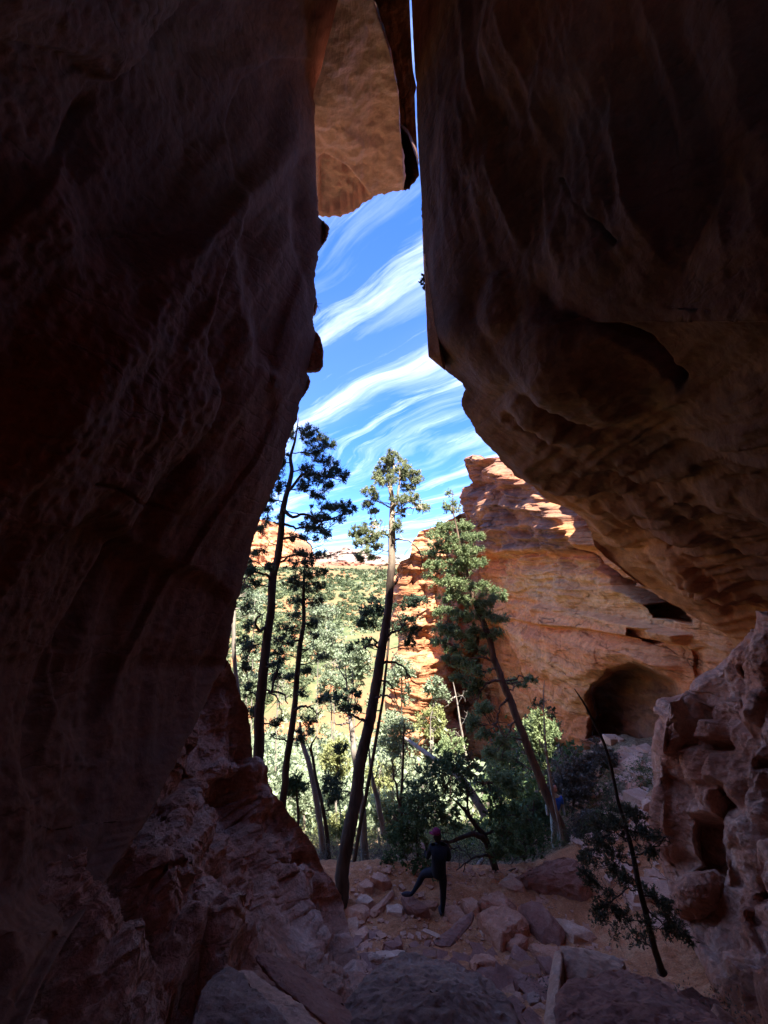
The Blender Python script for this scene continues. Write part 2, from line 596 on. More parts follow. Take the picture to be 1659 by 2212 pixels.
def ground_z(X, Y):
    X, Y = np.asarray(X, float), np.asarray(Y, float)
    z = interp(Y, GROUND_Y)
    right = np.clip(X - interp(Y, [(0, 2.0), (6, 3.0), (12, 3.4), (20, 4.0), (60, 9)]), 0, None)
    z = z + np.where(Y < 70, 1, 0) * smooth(0, 1, right / 6.5) * interp(Y, [(0, 0.4), (6, 1.0), (10, 1.8), (17, 3.6), (24, 4.5), (40, 6), (70, 0)])
    left = np.clip(-1.0 - 0.12 * np.abs(Y) - X, 0, None)
    z = z + left * interp(Y, [(0, 0.2), (5, 0.35), (9, 0.4), (16, 0.25), (40, 0.12), (70, 0.0)])
    z = z + smooth(60, 260, Y) * 0.05 * np.clip(-X - 0.25 * Y, 0, 200) * 0.5
    p = np.stack([X, Y, 0 * X], -1)
    amp = interp(Y, [(0, 0.10), (9, 0.09), (12, 0.06), (16, 0.25), (60, 0.8), (180, 2.2), (300, 2.0), (3000, 8)])
    fr = interp(Y, [(0, 0.8), (14, 0.8), (60, 0.10), (300, 0.02), (3000, 0.004)])
    z = z + amp * fbm(p * np.asarray(0.8)[..., None], 4, 5) * (Y < 22) + amp * fbm(p * 0.055, 4, 6) * (Y >= 22) * smooth(200, 150, Y) + amp * fbm(p * 0.012, 5, 8) * smooth(140, 200, Y)
    return z


def on_ground(x, y, lift=0.0, y0=1.2, y1=60.0):
    """where the line of sight of (x, y) meets the ground raised by lift"""
    d = ray(x, y)
    Y = np.concatenate([np.arange(y0, 20, 0.02), np.geomspace(20, y1 * 50, 600)])
    pts = d[None] * (Y / d[1])[:, None]
    below = pts[:, 2] - lift < ground_z(pts[:, 0], pts[:, 1])
    k = int(np.argmax(below)) if below.any() else len(Y) - 1
    return pts[k]


def spaced(a, b, step, far, n):
    core = np.arange(a, b, step)
    g = np.geomspace(step, far, n)
    return core, g


gx_core = np.arange(-5.0, 10.0, 0.05)
gx = np.concatenate([(-5.0 - np.geomspace(0.06, 6000, 90))[::-1], gx_core, 10.0 + np.geomspace(0.06, 6000, 90)])
gy = np.concatenate([np.arange(-9, 1.0, 0.5), np.arange(1.0, 15.0, 0.05), 15.0 + np.concatenate([[0.0], np.geomspace(0.06, 9000, 230)])])
GX, GY = np.meshgrid(gx, gy, indexing='ij')
GZ = ground_z(GX, GY)
near = (GY < 15) & (GX > -5.2) & (GX < 10.2)
pp = np.stack([GX, GY, GZ], -1)
det = 0.035 * fbm(pp * np.array([3.2, 3.2, 0]), 5, 31) + 0.02 * ridged(pp * np.array([7.0, 7.0, 0]), 3, 40)
GZ = GZ + np.where(near, det, 0)

m, nt, bs, out = new_mat('ground of red dirt and far scrub')
M['ground'] = m
v = mapped(nt)
n_big, n_med, n_fine = noise(nt, v, 0.9, 6, 0.62, 0.4), noise(nt, v, 5, 8, 0.7, 0.3), noise(nt, v, 34, 5, 0.7)
dirt = ramp(nt, mixc(nt, 0.5, n_big, n_med), [(0.33, (0.32, 0.105, 0.04)), (0.5, (0.56, 0.22, 0.095)), (0.62, (0.66, 0.34, 0.175))])
dirt = mixc(nt, 1.0, dirt, ramp(nt, n_fine, [(0.32, (0.6, 0.6, 0.6)), (0.66, (1.25, 1.2, 1.15))]), 'MULTIPLY')
geo = nt.nodes.new('ShaderNodeNewGeometry')
sepg = nt.nodes.new('ShaderNodeSeparateXYZ')
nt.links.new(geo.outputs['Position'], sepg.inputs[0])
litter_n = noise(nt, v, 11, 6, 0.75)
litter = ramp(nt, litter_n, [(0.35, (0.08, 0.05, 0.03)), (0.5, (0.22, 0.14, 0.08)), (0.62, (0.38, 0.26, 0.15)), (0.7, (0.14, 0.16, 0.07))])
lf = nt.nodes.new('ShaderNodeMapRange')
lf.inputs['From Min'].default_value = 12.0
lf.inputs['From Max'].default_value = 13.4
nt.links.new(sepg.outputs[1], lf.inputs['Value'])
col = mixc(nt, lf.outputs[0], dirt, litter)
vf = nt.nodes.new('ShaderNodeTexVoronoi')
vf.inputs['Scale'].default_value = 0.14
nt.links.new(v, vf.inputs['Vector'])
fard = noise(nt, v, 0.04, 7, 0.68, 0.5)
farn = noise(nt, v, 0.3, 6, 0.7, 0.3)
hill = ramp(nt, mixc(nt, 0.5, fard, farn), [(0.38, (0.06, 0.08, 0.03)), (0.46, (0.10, 0.115, 0.045)), (0.51, (0.17, 0.12, 0.055)), (0.56, (0.34, 0.125, 0.05)), (0.7, (0.24, 0.12, 0.055))])
hf = nt.nodes.new('ShaderNodeMapRange')
hf.inputs['From Min'].default_value = 20
hf.inputs['From Max'].default_value = 42
nt.links.new(sepg.outputs[1], hf.inputs['Value'])
col = mixc(nt, hf.outputs[0], col, hill)
nt.links.new(col, bs.inputs['Base Color'])
b = bump(nt, bs, n_med, 0.8, 0.08)
bump(nt, bs, n_fine, 1.0, 0.025, b)
G = np.stack([GX, GY, GZ], -1)
tag(link('ground', mesh_from('ground', G, grid_quads(*GX.shape), M['ground'], True)), 'red dirt slope falling from the cave to the wooded valley', kind='structure')

# ------------------------------------------------------------------ cave walls
L_EDGE = [(-900, 800), (-300, 780), (-120, 762), (0, 740), (60, 722), (110, 708), (150, 700), (190, 685), (260, 680), (330, 684), (420, 688), (468, 693), (478, 698),
          (488, 708), (505, 707), (522, 703), (545, 690), (562, 687), (600, 681), (625, 683), (650, 684), (672, 679), (690, 677), (712, 681), (725, 681), (745, 679), (780, 668),
          (800, 664), (815, 667), (832, 668), (848, 660), (868, 648), (885, 646), (905, 642), (925, 633), (950, 622), (975, 617), (990, 612), (1012, 606), (1040, 598), (1070, 586), (1090, 577),
          (1110, 568), (1150, 552), (1200, 540), (1250, 528), (1275, 523), (1300, 515), (1340, 507), (1400, 499), (1440, 492), (1475, 466), (1520, 447), (1560, 428), (1600, 408), (1640, 388),
          (1700, 358), (1760, 328), (1830, 285), (1900, 236), (2000, 165), (2100, 105), (2212, 55), (2400, -20)]
L_Y = [(-900, 4.0), (-120, 4.4), (0, 4.8), (200, 5.5), (470, 6.0), (700, 6.3), (900, 6.5), (1200, 6.6), (1440, 6.4), (1560, 5.6), (1640, 5.1), (1760, 4.4), (1900, 3.7), (2000, 3.1), (2212, 2.3), (2400, 1.9)]
R_EDGE = [(-900, 850), (-300, 872), (0, 888), (60, 891), (120, 894), (170, 897), (180, 900), (195, 899), (240, 901), (300, 904), (370, 908), (420, 911), (500, 914), (560, 916), (640, 921), (700, 924), (740, 927), (768, 928),
          (776, 938), (785, 950), (800, 962), (815, 980), (830, 998), (842, 1004), (852, 999), (866, 996), (884, 1000), (900, 1010), (915, 1020), (935, 1030), (950, 1043), (962, 1058), (975, 1072), (990, 1083), (1008, 1098), (1022, 1114), (1040, 1138), (1060, 1160), (1085, 1190),
          (1100, 1232), (1120, 1262), (1141, 1272), (1182, 1286), (1200, 1304), (1230, 1342), (1260, 1379), (1289, 1430), (1315, 1471), (1338, 1511), (1352, 1541), (1371, 1571), (1404, 1593), (1453, 1623), (1512, 1660), (1600, 1710), (1800, 1800), (2400, 2000)]
R_Y = [(-900, 4.2), (0, 5.0), (380, 5.5), (560, 5.9), (720, 6.2), (800, 6.5), (870, 6.8), (960, 7.5), (1040, 8.8), (1100, 11.0), (1182, 12.2), (1260, 12.0), (1338, 11.4), (1453, 10.2), (1512, 9.6), (1800, 7.6), (2400, 5)]


def cave_wall(side):
    left = side < 0
    edge, depth = (L_EDGE, L_Y) if left else (R_EDGE, R_Y)
    rows = np.linspace(-800, 2330 if left else 1900, 900 if left else 820)
    s = np.linspace(0, 1, 250) ** 1.15
    jag = 2.2 * vnoise(np.stack([rows / 9.0, 0 * rows, 0 * rows], -1), 3) + 1.3 * vnoise(np.stack([rows / 3.4, 0 * rows, 0 * rows], -1), 4)
    xe = interp(rows, edge) + jag * np.where(rows < 420, 0.15, 0.8)
    ker = np.hanning(61)
    ker /= ker.sum()
    xs = np.convolve(np.pad(interp(rows, edge), 30, mode='edge'), ker, mode='valid')
    Ye = interp(rows, depth)
    d = ray(xs, rows)
    XE = d[:, 0] / d[:, 1] * Ye
    if left:
        Xn = interp(rows, [(-800, -2.6), (600, -3.0), (1400, -3.1), (2300, -2.6)])
    else:
        Xn = interp(rows, [(-800, 3.4), (700, 3.7), (1000, 5.2), (1200, 7.0), (1500, 7.6), (1900, 7.6)])
    xo = -420.0 if left else 2080.0
    px = xs[:, None] + (xo - xs)[:, None] * s[None] + (xe - xs)[:, None] * np.exp(-s / 0.03)[None]
    py = np.repeat(rows[:, None], len(s), 1)
    D = ray(px, py)
    cxp = D[..., 0] / D[..., 1]
    m_ = (Xn - XE) / Ye                                       # X grows by m_ per metre towards the eye
    Y = (XE + Ye * m_)[:, None] / (cxp + m_[:, None])
    # hollow the middle of the wall a little and round the lip
    Y = np.clip(Y, 0.25, 12)
    G = D * (Y / D[..., 1])[..., None]
    n = toward(grid_normals(G), G)
    fade = (smooth(0, 0.03, s) * 0.25 + smooth(0, 0.22, s) * 0.70 + 0.05)[None, :, None] * np.ones((len(rows), 1, 1))
    fade[rows > 900] = np.maximum(fade[rows > 900], (smooth(0, 0.05, s) * 0.8 + 0.2)[None, :, None] * (0.6 if not left else 0.5))
    near_eye = smooth(0.5, 2.2, np.linalg.norm(G, axis=-1))[..., None]
    if left:
        q = np.stack([G[..., 0], G[..., 1] * 0.914 - G[..., 2] * 0.407, G[..., 2] * 0.914 + G[..., 1] * 0.407], -1)
        w = 0.22 * fbm(q * [0.8, 0.75, 0.16], 3, 11)
        fold = ridged((q + 0.35 * w[..., None]) * [1.5, 1.25, 0.25], 3, 15, 0.45)
        w = w + 0.10 * fbm((q + 0.3 * w[..., None]) * [2.2, 1.9, 0.30], 3, 16) + 0.03 * fbm(q * [6, 5, 0.8], 4, 21) + 0.012 * fbm(G * 14, 3, 24)
        # long slabs that have broken away
        slab = smooth(0.02, 0.10, vnoise(q * [0.55, 0.5, 0.14] + 4.2, 77) - 0.08)
        slab2 = smooth(0.02, 0.07, vnoise(q * [0.9, 0.9, 0.22] + 8.2, 78) - 0.18)
        w = w - 0.20 * slab - 0.10 * slab2
        # the long dark groove low on the wall, and a hairline crack
        g1 = poly_inside(px, py, [(392, 1645), (420, 1640), (330, 1840), (245, 2010), (150, 2140), (90, 2190), (60, 2120), (170, 1960), (280, 1800)], 16)
        w = w - 0.16 * g1
        cr = np.abs(py - (1035 + (px - 190) * 0.42 + 6 * np.sin(px / 23.0)))
        w = w - 0.05 * smooth(5, 0, cr) * smooth(185, 200, px) * smooth(420, 380, px)
        # the deep hollow beside the lip
        g2 = poly_inside(px, py, [(560, 470), (620, 380), (668, 330), (676, 480), (662, 600), (640, 640), (605, 800), (580, 780), (555, 640)], 22)
        w = w - 0.28 * g2
    else:
        low = smooth(700, 1050, py)[..., None]
        q = G @ np.array([[1.0, 0.0, -0.5], [0.15, 1.0, 0.0], [0.62, 0.0, 1.0]])
        w = 0.22 * fbm(q * [0.55, 0.6, 0.55], 3, 51)
        bowl = np.abs(vnoise(G * [0.8, 0.8, 0.9] + 3.3, 55))
        bowl2 = np.abs(vnoise(G * [1.9, 1.6, 2.1] + 1.3, 56))
        w = w - 0.38 * (0.35 - bowl) - 0.10 * (0.3 - bowl2) * (0.4 + 0.6 * low[..., 0])
        st = ridged((q + 0.3 * w[..., None]) * [0.35, 0.4, 2.6], 3, 61, 0.5)
        w = w + low[..., 0] * (0.09 * st + 0.05 * ridged(q * [0.6, 0.8, 6.5], 3, 64)) + 0.018 * fbm(G * [3, 3, 3], 4, 66) + 0.007 * fbm(G * 13, 3, 67)
        vert = smooth(700, 400, py)
        w = w + vert * 0.05 * ridged(G * [3.0, 2.5, 0.3], 3, 68)
        # bands that fold down to the right
        for (x0, y0, x1, y1, wd, dep) in ((1290, 1075, 1659, 1330, 12, 0.20), (1330, 1120, 1659, 1395, 8, 0.14), (1100, 905, 1659, 1210, 20, 0.12), (1250, 700, 1450, 860, 16, 0.18),
                                          (1450, 1190, 1640, 1400, 7, 0.22), (1200, 380, 1330, 520, 9, 0.16)):
            t = np.clip(((px - x0) * (x1 - x0) + (py - y0) * (y1 - y0)) / ((x1 - x0) ** 2 + (y1 - y0) ** 2), 0, 1)
            dd = np.hypot(px - x0 - t * (x1 - x0), py - y0 - t * (y1 - y0) - 10 * np.sin(px / 61.0))
            w = w - dep * smooth(wd, 0, dd)
    G = G + n * (w[..., None] * fade * (0.25 + 0.75 * near_eye))
    # round the lip and carry the rock on outside
    de = np.gradient(np.stack([xe, rows], -1), axis=0)
    nrm = np.stack([de[:, 1], -de[:, 0]], -1)
    nrm /= np.linalg.norm(nrm, axis=1, keepdims=True) + 1e-9
    if left:
        nrm = nrm * np.where(nrm[:, :1] > 0, -1, 1)
    else:
        nrm = nrm * np.where(nrm[:, :1] < 0, -1, 1)
    k = np.ones(25) / 25
    nrm = np.stack([np.convolve(np.pad(nrm[:, i], 12, mode='edge'), k, mode='valid') for i in range(2)], -1)
    cols = []
    up = smooth(900, 500, rows)
    for f, dy in ((4, 0.10), (14, 0.30), (40, 0.5), (90, 0.6), (170, 0.6)):
        e = P(xe + nrm[:, 0] * f, rows + nrm[:, 1] * f, Ye + dy * (1 - 0.7 * up))
        e = e + 0.10 * (f > 20) * vnoise(e[..., [0, 2, 1]] * [0.9, 2.0, 0.9], 81)[:, None] * np.array([side, 0, 0])
        cols.append(e)
    last = cols[-1]
    for dx, dy in ((1.2, 0.0), (3.0, -0.3), (6.0, -0.6), (14.0, -1.2)):
        c = last.copy()
        if not left:
            c[:, 2] += 8.0 * smooth(0.3, 6.0, dx) * smooth(4, 10, c[:, 2])  # unseen cliff top raised here so that it shades the leaning fir
        c[:, 0] += side * dx
        c[:, 1] += dy
        cols.append(c)
    W = np.stack(cols[::-1], 1)
    # the far side of the wall, behind the eye
    tail = []
    for bx, by in ((0.7, -0.8), (1.0, -3.0), (0.6, -6.0), (-3.6, -7.5)):
        c = G[:, -1].copy()
        c[:, 0] += side * bx
        c[:, 1] += by - 0.3
        tail.append(c)
    T = np.stack(tail, 1)
    A = np.concatenate([W, G, T], 1)
    return A


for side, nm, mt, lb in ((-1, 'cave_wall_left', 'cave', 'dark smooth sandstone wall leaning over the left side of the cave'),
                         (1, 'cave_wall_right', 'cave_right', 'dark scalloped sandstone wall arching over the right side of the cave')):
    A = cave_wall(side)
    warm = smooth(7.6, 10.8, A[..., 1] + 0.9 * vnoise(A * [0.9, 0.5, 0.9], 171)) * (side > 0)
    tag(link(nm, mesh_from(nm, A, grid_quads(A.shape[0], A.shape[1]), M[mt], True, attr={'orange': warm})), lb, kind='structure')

# roof over the eye and the rock at its back
rx, ry = np.meshgrid(np.linspace(-9, 9, 120), np.linspace(-9.5, 3.9, 90), indexing='ij')
rz = 7.0 - 0.10 * (3.9 - ry) + 0.25 * fbm(np.stack([rx, ry, 0 * rx], -1) * 0.7, 4, 91)
R_ = np.stack([rx, ry, rz], -1)
back = R_[:, :1].copy()
back2 = back.copy()
back2[..., 2] = -4
front = R_[:, -1:].copy()
front[..., 1] += 0.1
front[..., 2] += 2.2
top = front.copy()
top[..., 1] -= 6
top[..., 2] += 0.6
A = np.concatenate([back2, R_, front, top], 1)
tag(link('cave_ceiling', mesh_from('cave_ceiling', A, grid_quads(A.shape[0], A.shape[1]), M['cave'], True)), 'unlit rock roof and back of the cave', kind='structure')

# ------------------------------------------------------------------ canyon wall beyond the mouth on the right
TOP = [(862, 1262), (868, 1249), (874, 1243), (884, 1238), (885, 1224), (890, 1192), (890, 1173), (898, 1158), (903, 1147), (929, 1141), (945, 1138), (960, 1128), (992, 1112), (1013, 1104), (1046, 1094), (1050, 1060), (1056, 1053),
       (1069, 1051), (1072, 1020), (1064, 993), (1066, 978), (1070, 974), (1077, 982), (1092, 992), (1110, 985), (1160, 960), (1300, 900), (1800, 700)]
TOPc = [(862, 1262), (868, 1249), (874, 1243), (883, 1230), (887, 1200), (892, 1168), (903, 1150), (929, 1142), (945, 1138), (960, 1128), (992, 1112), (1013, 1104), (1044, 1096), (1050, 1058), (1056, 1053), (1065, 1040), (1069, 985), (1077, 982), (1092, 992), (1110, 985), (1160, 960), (1300, 900), (1800, 700)]
cols = np.concatenate([np.linspace(862, 1045, 190), np.linspace(1045.5, 1760, 560)])
vrow = np.linspace(0, 1, 620)
topc = interp(cols, TOPc) + 1.3 * vnoise(np.stack([cols / 7.0, 0 * cols, 0 * cols], -1), 12) + 0.8 * vnoise(np.stack([cols / 2.5, 0 * cols, 0 * cols], -1), 13)
botc = interp(cols, [(862, 1700), (1180, 1700), (1337, 1740), (1500, 1850), (1760, 2050)])
px = np.repeat(cols[:, None], len(vrow), 1)
py = topc[:, None] + (botc - topc)[:, None] * vrow[None]
# left outline of the butte stands out at some heights
wob = interp(py.ravel(), [(1140, 2), (1160, -4), (1175, 3), (1190, 2), (1224, 7), (1240, 10), (1262, 0), (1292, -4), (1320, -8), (1380, -10), (1500, -14), (1600, -16), (1720, -18)]).reshape(py.shape)
px = px - wob * smooth(960, 862, px)
D = ray(px, py)
cxp = D[..., 0] / D[..., 1]
zr = D[..., 2] / D[..., 1]
XW = 9.7
Ywall = XW / np.maximum(cxp, 0.02)
Yb = 41.5 + 0 * Ywall
Y = np.minimum(Ywall, Yb)
corner = smooth(1052, 1036, px)
Y = np.where(px < 1046, 40.2 + 0.8 * smooth(880, 862, px) * 4, Y)
# recess between the butte and the big face, in the lower part
rec = poly_inside(px, py, [(975, 1385), (1062, 1340), (1062, 1720), (965, 1720)], 5)
Y = Y + 4.5 * rec * (px < 1046)
blk = poly_inside(px, py, [(1046, 1352), (1106, 1352), (1120, 1385), (1141, 1432), (1168, 1486), (1200, 1560), (1212, 1720), (1046, 1720)], 4)
Y = Y + 3.0 * blk * smooth(1046, 1075, px)
G = D * (Y / D[..., 1])[..., None]
n = toward(grid_normals(G), G)
# level-bedded relief, scaled with distance
Zc = G[..., 2] / np.maximum(Y, 1) * 24.0                       # beds drawn at their size on the face
sc = (Y / 22.0)
upper = smooth(1330, 1180, py - (px - 1060) * 0.10)
bed = ridged(np.stack([G[..., 0] * 0.12, G[..., 1] * 0.12, Zc * 0.75 + 0.25 * vnoise(G * 0.4, 6)], -1), 4, 101, 0.6)
bed2 = fbm(np.stack([G[..., 0] * 0.5, G[..., 1] * 0.35, Zc * 2.4], -1), 4, 107)
lump = fbm(G * [0.3, 0.22, 0.4] * 1.0, 4, 111)
blocky = np.abs(vnoise(np.stack([G[..., 0] * 0.6, G[..., 1] * 0.45, Zc * 0.55], -1), 115))
blk2 = np.abs(vnoise(np.stack([G[..., 0] * 1.4, G[..., 1] * 0.9, Zc * 1.5], -1), 116))
w = sc * (upper * (0.36 * bed + 0.14 * bed2 + 0.75 * blocky + 0.35 * blk2) + 0.30 * lump + (1 - upper) * (0.06 * bed + 0.05 * bed2 + 0.10 * blk2))
but = smooth(1052, 1040, px)
w = np.where(px < 1050, sc * (0.13 * bed + 0.12 * bed2 + 0.35 * lump + 0.5 * np.abs(vnoise(np.stack([G[..., 0] * 0.9, 0 * Y, Zc * 0.12], -1), 120)) + 0.9 * np.abs(vnoise(np.stack([G[..., 0] * 0.35, 0 * Y, Zc * 0.08], -1), 119))), w)


def step(poly, amount, soft=4):
    return amount * poly_inside(px, py, poly, soft)


# overhanging dark roof, its shadow line, the pale beds, the ledge, the smooth bulging face
w = w + step([(1048, 960), (1130, 1000), (1260, 1090), (1330, 1180), (1290, 1190), (1200, 1188), (1130, 1200), (1048, 1205)], 1.1, 9)
w = w + step([(1060, 1318), (1110, 1300), (1200, 1310), (1300, 1330), (1420, 1352), (1500, 1372), (1490, 1392), (1400, 1378), (1300, 1362), (1200, 1350), (1120, 1338), (1060, 1345)], 0.55, 5) * (0.6 + 1.2 * blocky)
w = w + step([(1100, 1348), (1200, 1358), (1300, 1372), (1400, 1395), (1465, 1440), (1440, 1445), (1388, 1430), (1340, 1440), (1300, 1480), (1290, 1545), (1330, 1620), (1215, 1620), (1170, 1500), (1140, 1430)], 0.8, 30)
arc = np.hypot((px - 1395) / 1.15, py - 1640)
w = w + 0.06 * np.sin(arc / 5.5 + 2 * vnoise(G * 0.5, 9)) * smooth(1330, 1400, py) * smooth(1120, 1180, px) * smooth(0.35, 0.1, blocky)
w = w - step([(1280, 1185), (1303, 1200), (1332, 1219), (1377, 1260), (1425, 1284), (1440, 1300), (1410, 1312), (1366, 1280), (1336, 1262), (1332, 1241), (1303, 1215)], 1.6, 5)
G = G + n * w[..., None]
deep = np.zeros(px.shape)
deep += step([(1403, 1284), (1425, 1283), (1450, 1298), (1480, 1315), (1511, 1341), (1508, 1346), (1450, 1336), (1412, 1332), (1399, 1308)], 3.2, 4)
deep += step([(1301, 1500), (1312, 1478), (1340, 1450), (1388, 1437), (1432, 1449), (1458, 1472), (1476, 1512), (1480, 1620), (1400, 1640), (1337, 1624), (1300, 1592), (1293, 1545)], 3.0, 7)
deep += step([(1129, 1444), (1141, 1436), (1154, 1450), (1166, 1475), (1171, 1502), (1150, 1480), (1129, 1468)], 5.0, 3)
deep += step([(1503, 1405), (1522, 1400), (1530, 1470), (1516, 1476), (1505, 1450)], 0.3, 6)
deep += step([(1395, 1358), (1440, 1360), (1450, 1385), (1420, 1392), (1398, 1382)], 0.8, 3)
for cxk, cyk, ln in ((1175, 1395, 60), (1192, 1380, 50), (1240, 1420, 90), (1207, 1460, 50), (1290, 1395, 60), (1325, 1400, 40), (1245, 1370, 40)):
    t = np.clip((py - cyk) / ln, 0, 1)
    dd = np.abs(px - (cxk + (py - cyk) * 0.28 + 2.5 * np.sin(py / 11.0)))
    deep += 0.07 * smooth(2.6, 0.4, dd) * (py > cyk) * (py < cyk + ln)
G = G + (G / np.linalg.norm(G, axis=-1, keepdims=True)) * deep[..., None] * np.array([1.0, 1.0, 1.0])
G = G + n * (0.05 * sc * fbm(G * 2.0 / np.maximum(sc, 0.3)[..., None], 4, 121))[..., None]
# rock carried on behind: back from the left outline and back from the rim
tl = []
for dx, dy in ((14.0, 30.0), (4.0, 9.0), (0.8, 3.0)):
    c = G[0].copy()
    c[:, 0] += dx
    c[:, 1] += dy
    tl.append(c)
A = np.concatenate([np.stack(tl, 0), G], 0)
rim = []
for dz, dx, dy in ((0.25, 0.8, 1.2), (0.3, 3.0, 5.0), (-0.5, 12.0, 18.0)):
    c = A[:, 0].copy()
    c[:, 2] += dz
    c[:, 0] += dx
    c[:, 1] += dy * smooth(9, 40, c[:, 1])
    rim.append(c)
A = np.concatenate([np.stack(rim[::-1], 1), A], 1)
q = grid_quads(A.shape[0], A.shape[1])
cidx = q[:, 0] // A.shape[1]
mi = (cidx < 3 + 190).astype(int)
def pad(fld):
    fld = np.concatenate([np.repeat(fld[:1], 3, 0), fld], 0)
    return np.concatenate([np.repeat(fld[:, :1], 3, 1), fld], 1)


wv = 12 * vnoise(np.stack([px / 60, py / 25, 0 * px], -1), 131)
varn_shade = poly_inside(px, py + wv, [(1046, 940), (1130, 940), (1290, 1080), (1340, 1170), (1290, 1192), (1190, 1186), (1100, 1196), (1050, 1212)], 12)
varn_shade = np.maximum(varn_shade, 0.9 * poly_inside(px, py + wv * 0.5, [(1280, 1185), (1335, 1215), (1430, 1280), (1415, 1320), (1366, 1285), (1336, 1262), (1303, 1215)], 8))  # gash darkened to its outline: the recess shade is put into the colour
varn_shade = np.maximum(varn_shade, 0.9 * poly_inside(px, py, [(1330, 1455), (1388, 1430), (1440, 1445), (1490, 1520), (1480, 1640), (1290, 1640), (1300, 1500)], 8))  # alcove hollow: its shade is in the tint too
pal = poly_inside(px, py + wv, [(1090, 1215), (1200, 1205), (1290, 1215), (1330, 1262), (1420, 1310), (1480, 1350), (1400, 1345), (1300, 1330), (1180, 1310), (1100, 1290)], 14)
ora = poly_inside(px, py, [(1050, 1355), (1106, 1352), (1122, 1392), (1140, 1432), (1120, 1460), (1060, 1470)], 5)
ora = np.maximum(ora, poly_inside(px, py + wv, [(1260, 1110), (1330, 1150), (1480, 1270), (1560, 1350), (1500, 1340), (1400, 1270), (1300, 1190)], 8))
tag(link('canyon_cliff', mesh_from('canyon_cliff', A, q, [M['canyon'], M['butte']], True, mat_idx=mi, attr={'varnish_shade': pad(varn_shade), 'pale': pad(pal), 'orange': pad(ora)})), 'layered red canyon cliff with hollowed alcoves beyond the cave mouth', kind='structure')

# ------------------------------------------------------------------ crumbling base of the left wall
rows = np.linspace(1425, 2330, 520)
SP = [(1425, 494), (1440, 499), (1460, 505), (1490, 514), (1512, 521), (1530, 533), (1560, 538), (1600, 542), (1636, 546), (1645, 560), (1652, 577), (1690, 581), (1715, 593), (1740, 611), (1770, 632), (1800, 655), (1830, 679),
      (1860, 691), (1885, 704), (1905, 722), (1930, 734), (1950, 742), (1985, 749), (2010, 756), (2040, 766), (2070, 778), (2110, 789), (2140, 792), (2170, 788), (2212, 770), (2330, 740)]
SY = [(1425, 7.6), (1640, 7.9), (1800, 8.1), (1880, 8.2), (1950, 8.1), (2000, 7.6), (2060, 6.7), (2120, 5.9), (2212, 4.8), (2330, 4.0)]
xe = interp(rows, SP) + 1.6 * vnoise(np.stack([rows / 8.0, 0 * rows, 0 * rows], -1), 33)
Ye = interp(rows, SY)
s = np.linspace(0, 1, 420)
px = xe[:, None] + (-260 - xe)[:, None] * s[None]
py = np.repeat(rows[:, None], len(s), 1)
t = (xe[:, None] - px) / (xe[:, None] + 0.0)                    # 0 at the outline, 1 at the frame's left
Yl = interp(rows, [(1425, 3.4), (1800, 2.9), (2000, 2.7), (2212, 2.3), (2330, 2.1)])
Ym = interp(rows, [(1425, 6.6), (1560, 6.3), (1640, 6.0), (1800, 5.3), (1900, 4.9), (2000, 4.45), (2100, 4.0), (2212, 3.5), (2330, 3.1)])
Y = np.where(t < 0.45, Ye[:, None] + (Ym - Ye)[:, None] * smooth(0, 0.45, t) ** 0.8, Ym[:, None] + (Yl - Ym)[:, None] * np.clip((t - 0.45) / 0.75, 0, 1))
D = ray(px, py)
G = D * (Y / D[..., 1])[..., None]
n = toward(grid_normals(G), G)
q3 = G @ np.array([[1.0, 0, 0.0], [0.1, 1.0, 0.35], [-0.3, 0.0, 1.0]])
bil = np.abs(vnoise(q3 * [1.3, 1.1, 0.55] + 2.2, 41))
bil2 = np.abs(vnoise(q3 * [3.1, 2.6, 1.5] + 5.2, 42))
w = 0.50 * (bil - 0.33) + 0.18 * (bil2 - 0.3) + 0.20 * fbm(q3 * [0.7, 0.7, 0.35], 3, 43) + 0.06 * ridged(q3 * [3.5, 3.0, 1.6], 4, 44) + 0.022 * fbm(G * 16, 4, 45)
flat = poly_inside(px, py, [(560, 1930), (640, 1900), (700, 2040), (620, 2110), (560, 2160), (540, 2040)], 25)
w = w * (1 - 0.7 * flat)
w = w - 0.45 * poly_inside(px, py, [(470, 1690), (520, 1680), (548, 1740), (545, 1800), (520, 1850), (490, 1800), (460, 1730)], 14)
w = w - 0.35 * poly_inside(px, py, [(640, 1925), (668, 1935), (700, 2000), (725, 2040), (716, 2062), (688, 2020), (660, 1985)], 8)
w = w + 0.30 * poly_inside(px, py, [(600, 1900), (655, 1900), (640, 1960), (700, 2060), (660, 2030), (610, 1960)], 12)
w = w - 0.4 * poly_inside(px, py, [(395, 2150), (430, 2050), (470, 2100), (470, 2200), (430, 2330), (380, 2240)], 25)
G = G + n * (w * (0.25 + 0.75 * smooth(0, 0.06, t)))[..., None]
wr = []
for f, dy in ((5, 0.15), (20, 0.6), (60, 1.6)):
    wr.append(P(xe - f, rows + f * 0.8, Ye + dy))
A = np.concatenate([np.stack(wr[::-1], 1), G], 1)
tag(link('cave_floor_left', mesh_from('cave_floor_left', A, grid_quads(A.shape[0], A.shape[1]), M['spur'], True)), 'crumbling lumpy rock base under the left cave wall', kind='structure')

